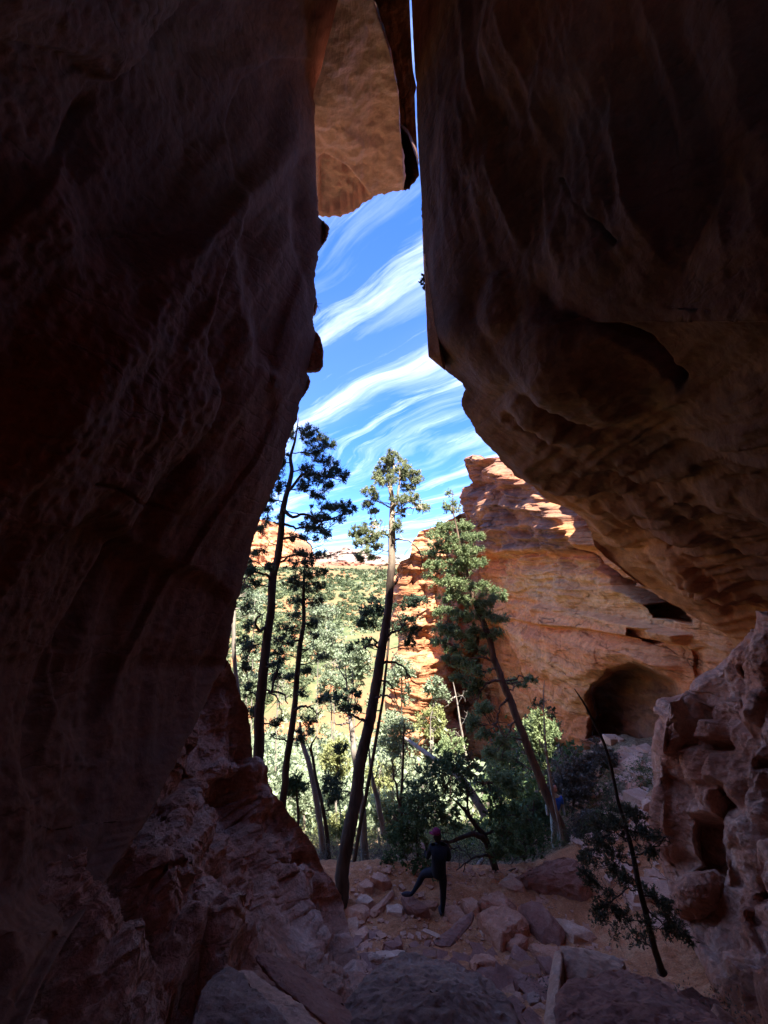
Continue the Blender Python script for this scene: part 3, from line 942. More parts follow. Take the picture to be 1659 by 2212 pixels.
# ------------------------------------------------------------------ knobbly rock pillars at the right
rows = np.linspace(1335, 2330, 560)
PE = [(1335, 1690), (1380, 1610), (1400, 1585), (1440, 1548), (1470, 1520), (1490, 1500), (1508, 1484), (1512, 1462), (1514, 1434), (1530, 1424), (1545, 1428), (1561, 1414), (1584, 1412), (1615, 1405), (1650, 1407), (1722, 1408),
      (1763, 1400), (1794, 1405), (1830, 1412), (1860, 1424), (1900, 1436), (1945, 1446), (1990, 1458), (2040, 1490), (2100, 1530), (2170, 1560), (2330, 1600)]
xe = interp(rows, PE) + 1.4 * vnoise(np.stack([rows / 7.0, 0 * rows, 0 * rows], -1), 35)
Ye = interp(rows, [(1335, 8.6), (1500, 8.7), (1514, 8.4), (1700, 8.2), (1900, 8.0), (1990, 7.7), (2100, 6.6), (2212, 5.4), (2330, 4.6)])
s = np.linspace(0, 1, 330)
px = xe[:, None] + (1950 - xe)[:, None] * s[None]
py = np.repeat(rows[:, None], len(s), 1)
Yr = interp(rows, [(1335, 7.0), (1700, 6.4), (2000, 5.6), (2212, 4.2), (2330, 3.6)])
Y = Ye[:, None] + (Yr - Ye)[:, None] * smooth(1400, 1700, px)
Y = Y + 0.5 * smooth(18, 0, px - xe[:, None])
D = ray(px, py)
G = D * (Y / D[..., 1])[..., None]
n = toward(grid_normals(G), G)
b1 = np.abs(vnoise(G * [1.3, 1.2, 0.9] + 6.1, 141))
b2 = np.abs(vnoise(G * [3.2, 3.0, 1.8] + 2.1, 142))
lowr = smooth(2020, 2150, py)
w = 0.62 * (b1 - 0.33) + 0.24 * (b2 - 0.3) + 0.02 * ridged(G * [4.5, 4, 3], 3, 144) + 0.02 * fbm(G * 16, 4, 145)
right = smooth(1560, 1600, px)
w = w + right * (0.10 * ridged(G * [3.4, 3.0, 0.45], 3, 147) + 0.05 * fbm(G * [7, 7, 1.0], 3, 148))


def step2(poly, amount, soft=4):
    return amount * poly_inside(px, py, poly, soft)


w = w + step2([(1434, 1516), (1482, 1518), (1500, 1560), (1498, 1600), (1472, 1630), (1458, 1632), (1441, 1616), (1437, 1560)], 0.40, 5)
w = w - step2([(1436, 1562), (1468, 1563), (1497, 1560), (1498, 1566), (1468, 1569), (1436, 1568)], 0.10, 3)
w = w + step2([(1512, 1570), (1535, 1556), (1556, 1562), (1562, 1590), (1540, 1604), (1516, 1598)], 0.35, 6)
w = w - step2([(1520, 1602), (1562, 1596), (1566, 1612), (1530, 1618)], 0.35, 5)
w = w + step2([(1478, 1622), (1530, 1612), (1566, 1640), (1572, 1690), (1520, 1700), (1486, 1690)], 0.22, 10)
w = w + step2([(1500, 1700), (1556, 1706), (1558, 1762), (1500, 1768)], 0.20, 8)
hol = step2([(1512, 1778), (1540, 1774), (1574, 1776), (1570, 1810), (1562, 1888), (1500, 1880), (1504, 1810)], 0.75, 14)
hol = hol + step2([(1558, 1704), (1576, 1706), (1590, 1768), (1562, 1766)], 0.4, 10) + step2([(1606, 1443), (1625, 1440), (1636, 1470), (1630, 1530), (1608, 1544), (1602, 1500)], 0.3, 12)
hol = hol + step2([(1640, 1640), (1800, 1640), (1800, 1668), (1640, 1660)], 0.25, 9) + step2([(1572, 1830), (1596, 1830), (1598, 1905), (1576, 1910)], 0.4, 8)
hol = hol + step2([(1620, 1900), (1650, 1900), (1662, 2010), (1630, 2030)], 0.35, 12)
w = w * (1 - 0.2 * lowr) + lowr * (0.22 * np.abs(vnoise(G * [2.2, 2.2, 1.8], 151)) + 0.03 * ridged(G * [3, 3, 2], 3, 152) - 0.10)
G = G + n * (w * (0.25 + 0.75 * smooth(0, 0.07, s)[None]))[..., None]
G = G + (G / np.linalg.norm(G, axis=-1, keepdims=True)) * hol[..., None]
wr = []
for f, dy in ((4, 0.2), (14, 0.7), (50, 1.6)):
    wr.append(P(xe + f, rows + f * 0.6, Ye + 0.5 + dy))
A = np.concatenate([np.stack(wr[::-1], 1), G], 1)
tag(link('cave_floor_right', mesh_from('cave_floor_right', A, grid_quads(A.shape[0], A.shape[1]), M['spur'], True)), 'knobbly rock pillars standing at the right of the cave mouth', kind='structure')

# ------------------------------------------------------------------ far land forms
M['mesa'] = rock_mat('far mesa rock', (0.16, 0.10, 0.08), (0.28, 0.19, 0.15), (0.40, 0.31, 0.25), 60.0, streak=(0.02, 0.02, 0.006), streak_amt=0.4,
                     stain=(0.16, 0.18, 0.11), stain_amt=0.75, bump_d=3.0, pits=0.0, bump_fine=0.3)
M['mesa_red'] = rock_mat('far red mesa rock', (0.24, 0.085, 0.05), (0.34, 0.13, 0.08), (0.40, 0.20, 0.14), 40.0, streak=(0.01, 0.01, 0.15), streak_amt=0.6,
                         stain=(0.20, 0.17, 0.10), stain_amt=0.5, bump_d=3.0, pits=0.0, bump_fine=0.3)
M['ridge_far'] = rock_mat('far wooded ridge', (0.16, 0.17, 0.15), (0.24, 0.24, 0.22), (0.38, 0.34, 0.30), 90.0, streak=(0.01, 0.01, 0.02), streak_amt=0.4,
                          stain=(0.12, 0.15, 0.11), stain_amt=0.8, bump_d=3.0, pits=0.0, bump_fine=0.3)


def land_form(name, label, outline, Yd, mat, foot, depth, lean=0.35, seed=1):
    """a cliffed hill: outline of its crest in the frame, its foot row, and real depth behind"""
    o = np.asarray(outline, float)
    c = np.linspace(o[0, 0], o[-1, 0], 260)
    top = np.interp(c, o[:, 0], o[:, 1]) + 0.8 * vnoise(np.stack([c / 6.0, 0 * c, 0 * c], -1), seed) + 0.5 * vnoise(np.stack([c / 2.2, 0 * c, 0 * c], -1), seed + 1)
    v = np.linspace(0, 1, 90)
    py = top[:, None] + (foot - top)[:, None] * v[None]
    px = np.repeat(c[:, None], len(v), 1)
    tb = interp(v, [(0, 1.0), (0.3, 0.82), (0.45, 0.55), (0.7, 0.35), (1, 0)])
    Y = Yd + depth * lean * tb[None] + 0 * px
    G = P(px, py, Y)
    u = G / Yd * 40
    G[..., 1] += Yd * 0.010 * (ridged(u * [0.6, 0.1, 0.25], 4, seed + 5) + 0.6 * fbm(u * [1.5, 0.2, 2.5], 4, seed + 9))
    rim = []
    for dz, dy in ((0.0, 0.3), (-0.02, 1.0), (-0.25, 1.6)):
        cc = G[:, 0].copy()
        cc[:, 1] += dy * depth
        cc[:, 2] += dz * depth
        rim.append(cc)
    A = np.concatenate([np.stack(rim[::-1], 1), G], 1)
    return tag(link(name, mesh_from(name, A, grid_quads(A.shape[0], A.shape[1]), mat, True)), label, kind='structure')


land_form('hill', 'far pale and red banded mesa across the valley',
          [(560, 1222), (620, 1215), (690, 1196), (705, 1192), (720, 1190), (733, 1184), (745, 1181.5), (757, 1185), (775, 1186), (800, 1196), (830, 1206), (870, 1210), (905, 1214), (960, 1224)], 2300, M['mesa'], 1240, 320, seed=201)
land_form('hill', 'low red cliff band at the foot of the far mesa',
          [(640, 1216), (690, 1213), (720, 1214), (770, 1213), (800, 1217), (860, 1219), (930, 1222)], 2000, M['mesa_red'], 1243, 120, seed=221)
land_form('hill', 'flat bluish wooded ridge on the skyline at the right of the mesa',
          [(690, 1206), (760, 1201), (800, 1200), (840, 1201), (870, 1198.5), (930, 1199), (1000, 1201)], 5200, M['ridge_far'], 1228, 700, seed=231)
land_form('hill', 'dark wooded knoll beside the crest of the far mesa',
          [(650, 1212), (690, 1196), (704, 1192), (716, 1194), (740, 1204), (760, 1210)], 2700, M['ridge_far'], 1230, 200, seed=241)
land_form('hill', 'sunlit orange butte behind the tall left pine',
          [(440, 1150), (500, 1128), (536, 1119), (556, 1120), (575, 1124), (600, 1132), (622, 1150), (634, 1168), (640, 1200), (650, 1212), (690, 1232)], 520, M['butte'], 1262, 130, lean=0.25, seed=251)


# ------------------------------------------------------------------ rocks
def hull_mesh(pts, seg, noise_amp, seed, mat, name, chip=0.35, freq=3.0, bev=0.03):
    bm = bmesh.new()
    for p in np.asarray(pts, float):
        bm.verts.new(p)
    bmesh.ops.convex_hull(bm, input=bm.verts)
    bmesh.ops.delete(bm, geom=[v for v in bm.verts if not v.link_faces], context='VERTS')
    bmesh.ops.dissolve_limit(bm, angle_limit=0.06, verts=bm.verts, edges=bm.edges)
    if bev > 0:
        bmesh.ops.bevel(bm, geom=list(bm.edges), offset=bev, segments=1, affect='EDGES', clamp_overlap=True)
    bmesh.ops.triangulate(bm, faces=bm.faces)
    for _ in range(9):
        long = [e for e in bm.edges if e.calc_length() > seg]
        if not long or len(bm.verts) > 24000:
            break
        bmesh.ops.subdivide_edges(bm, edges=long, cuts=1, use_grid_fill=False)
        bmesh.ops.triangulate(bm, faces=[f for f in bm.faces if len(f.verts) > 3])
    bm.normal_update()
    co = np.array([v.co[:] for v in bm.verts])
    no = np.array([v.normal[:] for v in bm.verts])
    r = np.random.default_rng(seed)
    off = r.uniform(-50, 50, 3)
    w = noise_amp * (fbm(co * freq + off, 4, seed) * 0.42 - chip * np.clip(vnoise(co * freq * 0.8 + off, seed + 9), 0, 1) ** 2 * 2
                     + 0.28 * ridged(co * freq * 3.2 + off, 3, seed + 3) + 0.16 * fbm(co * freq * 9, 3, seed + 5))
    co = co + no * w[:, None]
    for v, c in zip(bm.verts, co):
        v.co = c
    me = bpy.data.meshes.new(name)
    bm.to_mesh(me)
    bm.free()
    me.materials.append(mat)
    me.polygons.foreach_set('use_smooth', np.ones(len(me.polygons), bool))
    try:
        me.set_sharp_from_angle(angle=math.radians(34))
    except Exception:
        pass
    return me


def put(name, me, label, cat, group=None):
    co = np.empty(len(me.vertices) * 3, np.float32)
    me.vertices.foreach_get('co', co)
    co = co.reshape(-1, 3)
    base = np.array([(co[:, 0].min() + co[:, 0].max()) / 2, (co[:, 1].min() + co[:, 1].max()) / 2, co[:, 2].min()])
    co -= base
    me.vertices.foreach_set('co', co.ravel().astype(np.float32))
    me.update()
    o = link(name, me)
    o.location = base
    return tag(o, label, cat, group)


M['rock'] = rock_mat('fallen sandstone', (0.36, 0.135, 0.075), (0.52, 0.23, 0.135), (0.64, 0.35, 0.235), 0.5, streak_amt=0.2, stain_amt=0.3, pits=0.3, bump_d=0.02, stain=(0.15, 0.06, 0.04))
M['rock_pale'] = rock_mat('pale fallen sandstone', (0.44, 0.22, 0.13), (0.58, 0.33, 0.22), (0.68, 0.45, 0.33), 0.5, streak_amt=0.2, stain_amt=0.2, pits=0.2, bump_d=0.015, stain=(0.30, 0.14, 0.09))
M['rock_grey'] = rock_mat('greyish fallen boulder', (0.20, 0.105, 0.075), (0.31, 0.18, 0.13), (0.42, 0.28, 0.215), 0.6, streak_amt=0.2, stain_amt=0.25, pits=0.4, bump_d=0.02, stain=(0.10, 0.06, 0.06))
M['rock_red'] = rock_mat('dark red sandstone', (0.20, 0.08, 0.055), (0.31, 0.13, 0.09), (0.42, 0.22, 0.16), 0.5, streak_amt=0.3, stain_amt=0.3, pits=0.2, bump_d=0.02)

_seed = [300]


def rock(poly, h, mat, label, name='rock', cat='rock', flare=0.25, amp=None, tilt=0.0, group=None, hs=None):
    """a block whose top outline is seen as poly, standing h metres out of the ground"""
    _seed[0] += 1
    top = []
    rr = np.random.default_rng(_seed[0])
    h = h * 0.72
    for i, (x, y) in enumerate(poly):
        hh = hs[i] * 0.8 if hs else h * rr.uniform(0.6, 1.1)
        top.append(on_ground(x, y, hh))
    top = np.array(top)
    c = top.mean(0)
    bot = []
    for p in top:
        q = c + (p - c) * (1 + flare)
        bot.append([q[0], q[1], ground_z(q[0], q[1]) - 0.12])
    mid = c + (top - c) * (1 + flare * rr.uniform(0.1, 1.3, (len(top), 1)))
    mid[:, 2] = top[:, 2] * 0.72 + np.array(bot)[:, 2] * 0.28
    pts = np.vstack([top, bot, mid])
    size = np.ptp(top[:, :2], axis=0).max()
    dist = np.linalg.norm(c)
    me = hull_mesh(pts, max(0.012 * dist * 0.5, size / 60), amp if amp else 0.06 * min(size, 1.6), _seed[0], mat, name, freq=min(6, 2.2 / max(size, 0.25)), bev=0.009 * size)
    return put(name, me, label, cat, group)


def slab(pts, mat, label, name='rock_slab', cat='rock', amp=0.02, freq=2.5, seg=0.03, bev=0.015, group=None):
    """a convex block from explicit corners (x, y, metres ahead)"""
    _seed[0] += 1
    w = [P(x, y, Y) for x, y, Y in pts]
    me = hull_mesh(w, seg, amp, _seed[0], mat, name, freq=freq, bev=bev)
    return put(name, me, label, cat, group)


# the great block jammed in the top of the slot
face = []
jam = [(640, 470, 7.4), (640, -60, 4.4), (695, 468, 7.7), (745, 466, 7.8), (762, 458, 7.8), (790, 436, 7.7), (820, 421, 7.6), (856, 414, 7.5), (866, 408, 7.4), (862, 200, 5.6), (840, 110, 4.95), (808, 40, 4.5), (790, -60, 4.2), (740, -80, 4.2)]
jw = [P(*a) for a in jam]


def jammed_block():
    """a wedge with an undercut face: rows run up the frame, columns run across it"""
    rows = np.linspace(-160, 1, 2)
    v = np.linspace(0, 1, 300)                                  # 0 at the bottom lip, 1 above the frame
    c = np.concatenate([np.linspace(0, 0.80, 120), np.linspace(0.803, 1, 60)])
    # bottom lip in the frame, and where the columns leave it at the top
    lip = [(0.0, 640, 462, 7.3), (0.10, 668, 466, 7.5), (0.20, 700, 468, 7.8), (0.32, 745, 466, 7.9), (0.40, 764, 457, 7.9), (0.50, 790, 436, 7.8), (0.60, 820, 421, 7.7), (0.72, 850, 415, 7.6),
           (0.80, 872, 411, 7.5), (0.87, 884, 412, 7.3), (0.90, 888, 402, 7.1), (0.94, 896, 392, 6.8), (1.0, 905.5, 381, 6.3)]
    lp = np.array(lip)
    lx, ly, lY = (np.interp(c, lp[:, 0], lp[:, k]) for k in (1, 2, 3))
    ly = ly + 2.2 * vnoise(np.stack([lx / 8.0, 0 * lx, 0 * lx], -1), 61) + 1.5 * vnoise(np.stack([lx / 3.0, 0 * lx, 0 * lx], -1), 62)
    # right outline against the slit
    ytop = -170.0
    px = np.zeros((len(c), len(v)))
    py = np.zeros_like(px)
    for i, cc in enumerate(c):
        py[i] = ly[i] + (ytop - ly[i]) * v
    redge = lambda y: interp(y, [(-170, 877), (0, 884.5), (60, 887), (120, 890), (160, 893), (178, 897), (190, 900), (205, 896), (260, 898), (320, 901), (381, 905.5), (470, 906)])
    ridge = lambda y: interp(y, [(-170, 780), (-60, 795), (0, 808), (40, 820), (110, 845), (180, 858), (230, 864), (300, 867), (411, 872), (470, 874)])
    for i, cc in enumerate(c):
        y = py[i]
        if cc <= 0.8:
            b = lx[i]
            k = cc / 0.8
            x0_ = interp(y, [(-170, 756), (0, 732), (60, 716), (110, 702), (150, 693), (190, 678), (260, 673), (330, 672), (400, 664), (470, 640)])
            x = x0_ + (ridge(y) - x0_) * k
            px[i] = x * v ** 0.5 + b * (1 - v ** 0.5) if False else np.where(v < 0.25, b + (x - b) * smooth(0, 0.25, v), x)
        else:
            k = (cc - 0.8) / 0.2
            x = ridge(y) + (redge(y) - ridge(y)) * k
            px[i] = np.where(v < 0.12, lx[i] + (x - lx[i]) * smooth(0, 0.12, v), x)
    D = ray(px, py)
    r = D[..., 2] / D[..., 1]
    # underside: nearly level, dipping a little towards the eye
    z = 7.25 - 0.75 * v[None] + 0 * px
    side = (c > 0.801).astype(float)[:, None]
    Y = z / r + side * 1.1 * smooth(0, 0.1, v)[None]           # the right flank is a wall set farther back
    G = D * (Y / D[..., 1])[..., None]
    n = toward(grid_normals(G), G)
    hollow = poly_inside(px, py, [(700, 330), (735, 350), (760, 372), (785, 405), (800, 425), (780, 450), (740, 480), (690, 480), (690, 340)], 5)
    w = 0.05 * fbm(G * [1.2, 1.0, 1.0], 4, 301) + 0.012 * fbm(G * 6, 4, 305) - 0.16 * hollow + 0.05 * hollow * fbm(G * 4, 3, 307)
    w = w + 0.05 * smooth(4, 0, np.abs(px - ridge(py))) * 0
    G = G + n * (w * smooth(0, 0.05, v)[None])[..., None]
    # outer face above the lip, and the mass on top
    outr = []
    for dy, dz in ((0.05, 0.12), (0.20, 0.6), (0.1, 1.6), (-0.8, 2.7), (-3.0, 3.0)):
        cc = G[:, 0].copy()
        cc[:, 1] += dy
        cc[:, 2] += dz
        cc[:, :2] += 0.10 * vnoise(cc * 1.4, 311)[:, None]
        if dz > 0.3:
            cc[:, 0] = np.minimum(cc[:, 0], 0.055 * cc[:, 1])
        outr.append(cc)
    A = np.concatenate([np.stack(outr[::-1], 1), G], 1)
    # right flank going up beside the slit
    fl = []
    for dx, dz in ((-0.05, 0.3), (-0.2, 0.8), (-0.5, 1.2)):
        cc = A[-1].copy()
        cc[:, 0] += dx
        cc[:, 2] += dz
        fl.append(cc)
    A = np.concatenate([A, np.stack(fl, 0)], 0)
    return A


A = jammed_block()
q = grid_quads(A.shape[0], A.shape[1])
me = mesh_from('chockstone', A, q, [M['block'], M['cave_right']], True, mat_idx=(q[:, 0] // A.shape[1] >= 119).astype(int))  # right flank and joining strip take dark wall rock, shade put into colour
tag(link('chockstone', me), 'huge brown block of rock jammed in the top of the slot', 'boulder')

# sunlit knobs of the outer cliff, seen past the left lip
M['knob'] = M['butte']
def knob(outline, Y, label, seed):
    _seed[0] += 1
    pts = []
    cx0 = np.mean([p[0] for p in outline])
    for x, y in outline:
        pts += [P(x, y, Y), P(x - 4, y + (2 if y > np.mean([p[1] for p in outline]) else -1), Y + 0.4)]
        pts += [P(cx0 - 30, y, Y - 0.02), P(cx0 - 60, y, Y + 0.7)]
    me = hull_mesh(pts, 0.02, 0.03, _seed[0], M['spur'], 'rock', freq=5, bev=0.01)
    return put('rock', me, label, 'rock')


knob([(696, 478), (704, 486), (709, 492), (708, 506), (704, 518), (694, 530), (688, 540)], 6.12, 'small tan rock knob under the jammed block, on the left edge of the sky gap', 1)
knob([(674, 712), (684, 718), (690, 728), (695, 744), (698, 770), (698, 790), (690, 800), (668, 801)], 6.42, 'sunlit cracked brown rock knob sticking out of the left cave lip against the sky', 2)
knob([(676, 640), (684, 648), (685, 660), (682, 674), (676, 684)], 6.32, 'little dark rock bump on the left lip above the cracked brown knob', 3)
knob([(655, 806), (666, 812), (669, 822), (668, 836), (660, 848), (650, 860)], 6.48, 'dark rounded rock bump on the left lip just above the tall pine', 4)

# foreground blocks
slab([(742, 2330, 3.1), (735, 2230, 3.4), (745, 2180, 3.65), (775, 2130, 3.9), (800, 2100, 4.1), (838, 2072, 4.35), (880, 2066, 4.4), (912, 2074, 4.3), (945, 2072, 4.3), (985, 2080, 4.2), (1010, 2096, 4.1), (1050, 2110, 3.95),
      (1080, 2140, 3.8), (1105, 2170, 3.65), (1130, 2230, 3.4), (1150, 2330, 3.0), (900, 2130, 3.6), (980, 2140, 3.5), (1000, 2330, 2.9), (850, 2330, 2.9), (860, 2190, 3.3)]
     + [(x, y + 130, Y + 0.25) for x, y, Y in ((745, 2180, 3.65), (838, 2072, 4.5), (985, 2080, 4.4), (1105, 2170, 3.8))],
     M['rock_grey'], 'big rounded grey boulder in the near foreground at the bottom of the view', 'boulder', 'boulder', amp=0.055, freq=2.0, seg=0.03, bev=0.04)
slab([(910, 420, 5.75), (915, 560, 5.9), (922, 680, 6.0), (926, 770, 6.1), (940, 782, 6.1), (958, 797, 6.1), (962, 800, 6.4), (950, 760, 5.95), (944, 700, 5.9), (936, 620, 5.85), (926, 520, 5.8), (914, 430, 5.7), (915, 560, 6.3), (926, 770, 6.5), (924, 400, 6.2), (950, 600, 6.3)],
     M['rock_pale'], 'long pale flake of rock down the straight right lip of the cave, against the sky', amp=0.012, freq=2.5, seg=0.05, bev=0.01)
# tall upright slab with its bright edge, and the pale block leaning on it
slab([(1197, 2055, 4.1), (1212, 2052, 4.1), (1214, 2070, 3.95), (1175, 2330, 2.95), (1192, 2330, 2.95), (1160, 2330, 3.05), (1222, 2062, 4.35), (1215, 2330, 3.25), (1186, 2120, 3.85)],
     M['rock_pale'], 'thin pale slab standing on edge beside the dark foreground block', amp=0.012, freq=3, seg=0.03, bev=0.008)
slab([(1212, 2046, 4.15), (1250, 2050, 4.2), (1290, 2058, 4.2), (1340, 2075, 4.15), (1352, 2086, 4.1), (1345, 2096, 3.95), (1300, 2108, 3.9), (1262, 2117, 3.85), (1218, 2100, 4.0), (1222, 2140, 3.9), (1262, 2150, 3.8), (1330, 2140, 3.85), (1212, 2050, 4.5), (1340, 2080, 4.6), (1230, 2150, 4.3), (1330, 2150, 4.3)],
     M['rock_pale'], 'flat pale topped block leaning behind the thin upright slab', amp=0.03, freq=2.6, seg=0.03)
slab([(1210, 2160, 3.55), (1212, 2140, 3.6), (1232, 2120, 3.72), (1266, 2114, 3.75), (1270, 2150, 3.6), (1290, 2130, 3.66), (1348, 2092, 3.9), (1400, 2120, 3.8), (1500, 2160, 3.4), (1600, 2230, 3.0), (1700, 2330, 2.7), (1180, 2330, 2.85), (1200, 2200, 3.3), (1205, 2330, 2.9), (1400, 2330, 2.9),
      (1348, 2130, 4.2), (1232, 2190, 4.0), (1500, 2230, 3.9), (1650, 2330, 3.4)],
     M['rock_red'], 'large dark block with a pale nose at the bottom right', 'boulder', 'boulder', amp=0.05, freq=2.2, seg=0.03, bev=0.02)
# two long slabs at the lower left
slab([(553, 2064, 3.75), (574, 2054, 3.9), (640, 2090, 3.9), (690, 2118, 3.85), (735, 2150, 3.7), (760, 2190, 3.5), (775, 2240, 3.3), (740, 2245, 3.15), (640, 2150, 3.4), (553, 2078, 3.7), (600, 2130, 3.45), (574, 2084, 3.95), (740, 2200, 3.85)],
     M['rock_red'], 'long dark tilted slab lying higher of the two at the lower left', amp=0.02, freq=3, seg=0.03)
slab([(490, 2100, 3.55), (528, 2092, 3.6), (550, 2098, 3.6), (620, 2150, 3.4), (700, 2215, 3.1), (760, 2330, 2.8), (690, 2330, 2.75), (560, 2190, 3.2), (500, 2120, 3.45), (505, 2140, 3.6), (600, 2250, 3.2), (690, 2330, 3.2)],
     M['rock_pale'], 'long pale tilted plank-like slab lying lower of the two at the lower left', amp=0.02, freq=3, seg=0.03)
slab([(470, 2105, 3.5), (490, 2096, 3.55), (520, 2098, 3.5), (560, 2150, 3.3), (640, 2240, 2.95), (640, 2330, 2.75), (400, 2330, 2.7), (420, 2200, 3.1), (440, 2140, 3.3), (500, 2330, 3.3), (440, 2160, 3.7)],
     M['rock_grey'], 'low grey purple boulder under the end of the long pale slab', 'boulder', 'boulder', amp=0.04, freq=2.5, seg=0.035)

# blocks on the dirt slope, traced by the outline of their tops
rock([(1042, 1972), (1062, 1958), (1090, 1960), (1112, 1968), (1130, 1985), (1128, 1996), (1108, 2010), (1083, 2016), (1062, 2002), (1052, 1988)], 0.42, M['rock'], 'grey violet boulder in the middle of the rock pile, right below the person')
rock([(1036, 1942), (1060, 1930), (1078, 1926), (1092, 1936), (1108, 1950), (1100, 1962), (1075, 1956), (1052, 1952)], 0.40, M['rock'], 'pointed ridge-backed rock topmost in the pile right of the person')
rock([(1126, 1952), (1150, 1948), (1166, 1950), (1186, 1975), (1206, 1998), (1200, 2030), (1170, 2030), (1145, 2000), (1130, 1975)], 0.30, M['rock_red'], 'dark red rounded boulder at the right end of the rock pile', 'boulder', 'boulder', hs=[.45, .5, .5, .45, .3, .12, .1, .15, .3])
rock([(1208, 1984), (1232, 1992), (1260, 2004), (1278, 2012), (1270, 2024), (1240, 2020), (1216, 2004)], 0.20, M['rock_pale'], 'flat pinkish slab on the sand behind the upright slab', 'rock_slab')
rock([(996, 1942), (1018, 1938), (1032, 1946), (1030, 1962), (1012, 1966), (1000, 1956)], 0.28, M['rock'], 'small blocky rock left of the pointed rock in the pile')
slab([(935, 2032, 6.3), (990, 1990, 6.9), (1018, 1966, 7.25), (1026, 1974, 7.2), (1020, 1998, 6.9), (975, 2046, 6.2), (950, 2046, 6.15), (960, 2040, 6.6), (1020, 1985, 7.3), (936, 2040, 6.2)],
     M['rock_red'], 'dark red plank of rock propped up in the pile, leaning to the left', amp=0.02, freq=3, bev=0.02)
rock([(1090, 2022), (1110, 2014), (1134, 2020), (1136, 2034), (1118, 2044), (1096, 2036)], 0.26, M['rock'], 'mottled round rock below the grey violet boulder')
rock([(1147, 2042), (1170, 2040), (1204, 2046), (1206, 2058), (1196, 2072), (1168, 2056)], 0.18, M['rock'], 'pale edged thin slab tucked left of the upright slab', 'rock_slab')
rock([(1022, 2070), (1040, 2062), (1056, 2064), (1070, 2074), (1060, 2082), (1030, 2080)], 0.22, M['rock'], 'small dark faced rock above the grey foreground boulder')
rock([(1108, 2072), (1136, 2068), (1162, 2074), (1176, 2098), (1160, 2110), (1120, 2104), (1100, 2088)], 0.16, M['sand'], 'low dirt covered boulder between the two foreground boulders')
rock([(1140, 2148), (1152, 2142), (1166, 2150), (1164, 2164), (1146, 2166)], 0.12, M['rock_grey'], 'small round stone left of the thin upright slab')
rock([(1036, 2010), (1046, 2008), (1053, 2014), (1044, 2020)], 0.06, M['rock_pale'], 'tiny pale stone on the dirt under the grey violet boulder', 'stone', 'stone')
rock([(836, 1956), (858, 1952), (870, 1958), (867, 1972), (838, 1970)], 0.16, M['rock_pale'], 'cream coloured squarish block lying left of the person')
rock([(796, 1968), (816, 1950), (836, 1934), (848, 1922), (850, 1934), (836, 1950), (816, 1966)], 0.16, M['rock'], 'long pinkish slab slanting up between the big trunk and the cream block', 'rock_slab')
rock([(752, 1962), (768, 1952), (790, 1954), (798, 1964), (786, 1974), (762, 1974)], 0.20, M['rock'], 'flat pinkish rock beside the foot of the big leaning trunk', 'rock_slab')
rock([(772, 1940), (786, 1932), (800, 1936), (806, 1944), (794, 1952), (776, 1950)], 0.18, M['rock_pale'], 'oval flat stone above the flat pinkish rock by the trunk')
rock([(775, 1908), (792, 1900), (806, 1904), (804, 1916), (786, 1918)], 0.22, M['rock'], 'squarish rock near the top of the bank right of the big trunk')
rock([(800, 1894), (816, 1884), (836, 1892), (844, 1902), (826, 1906), (806, 1902)], 0.28, M['rock'], 'wedge shaped rock topmost on the bank behind the flat stones')
rock([(752, 1984), (770, 1980), (776, 1990), (772, 2006), (758, 2004)], 0.14, M['rock_pale'], 'pale rock standing close under the flat pinkish rock', hs=[.2, .2, .12, .05, .05])
rock([(762, 2010), (790, 2000), (798, 2012), (786, 2026), (768, 2024)], 0.18, M['rock'], 'reddish rock low on the slope by the crumbling base')
rock([(790, 2056), (830, 2054), (866, 2054), (868, 2064), (840, 2068), (796, 2066)], 0.18, M['rock_pale'], 'long flat pale topped slab just above the grey foreground boulder', 'rock_slab')
rock([(828, 2038), (846, 2028), (862, 2022), (868, 2040), (850, 2048)], 0.26, M['rock_red'], 'dark pyramid shaped rock behind the long flat slab')
rock([(776, 2040), (792, 2030), (802, 2040), (792, 2050)], 0.12, M['rock'], 'small rock left of the dark pyramid shaped rock')
rock([(872, 2052), (900, 2040), (940, 2046), (960, 2062), (930, 2072), (890, 2066)], 0.10, M['sand'], 'low brown slab showing through the dirt above the grey boulder', 'rock_slab')
slab([(912, 2008, 6.5), (918, 2004, 6.55), (950, 2018, 6.4), (952, 2024, 6.35), (944, 2026, 6.3), (914, 2012, 6.45)], M['rock_pale'], 'thin pale splinter of rock lying left of the propped plank', amp=0.008, freq=5, bev=0.004, seg=0.03)
rock([(905, 1948), (925, 1944), (946, 1950), (938, 1960), (915, 1960)], 0.10, M['rock'], 'flat rock between the feet of the person', 'rock_slab')
rock([(868, 1938), (884, 1932), (905, 1944), (925, 1962), (900, 1966), (880, 1954)], 0.26, M['rock_red'], 'sloping red rock under the raised foot of the person')
rock([(960, 1960), (985, 1954), (1000, 1968), (1010, 1984), (985, 1986), (965, 1976)], 0.12, M['rock'], 'broad low rock right of the standing foot of the person', 'rock_slab')
rock([(1120, 1894), (1150, 1878), (1186, 1856), (1215, 1846), (1250, 1858), (1264, 1876), (1240, 1900), (1180, 1904), (1140, 1904)], 0.45, M['rock_red'], 'broad tilted red ledge at the foot of the leaning tree', 'rock_ledge', 'rock', hs=[.25, .4, .6, .75, .8, .75, .5, .3, .15])
rock([(1084, 1902), (1100, 1886), (1118, 1890), (1130, 1904), (1130, 1916), (1112, 1912)], 0.22, M['rock_pale'], 'pale orange rock between the crooked oak and the red ledge')
rock([(1236, 1908), (1256, 1904), (1262, 1916), (1244, 1920)], 0.12, M['rock'], 'small stone on the red sand below the tilted ledge', 'stone', 'stone')
bl = []
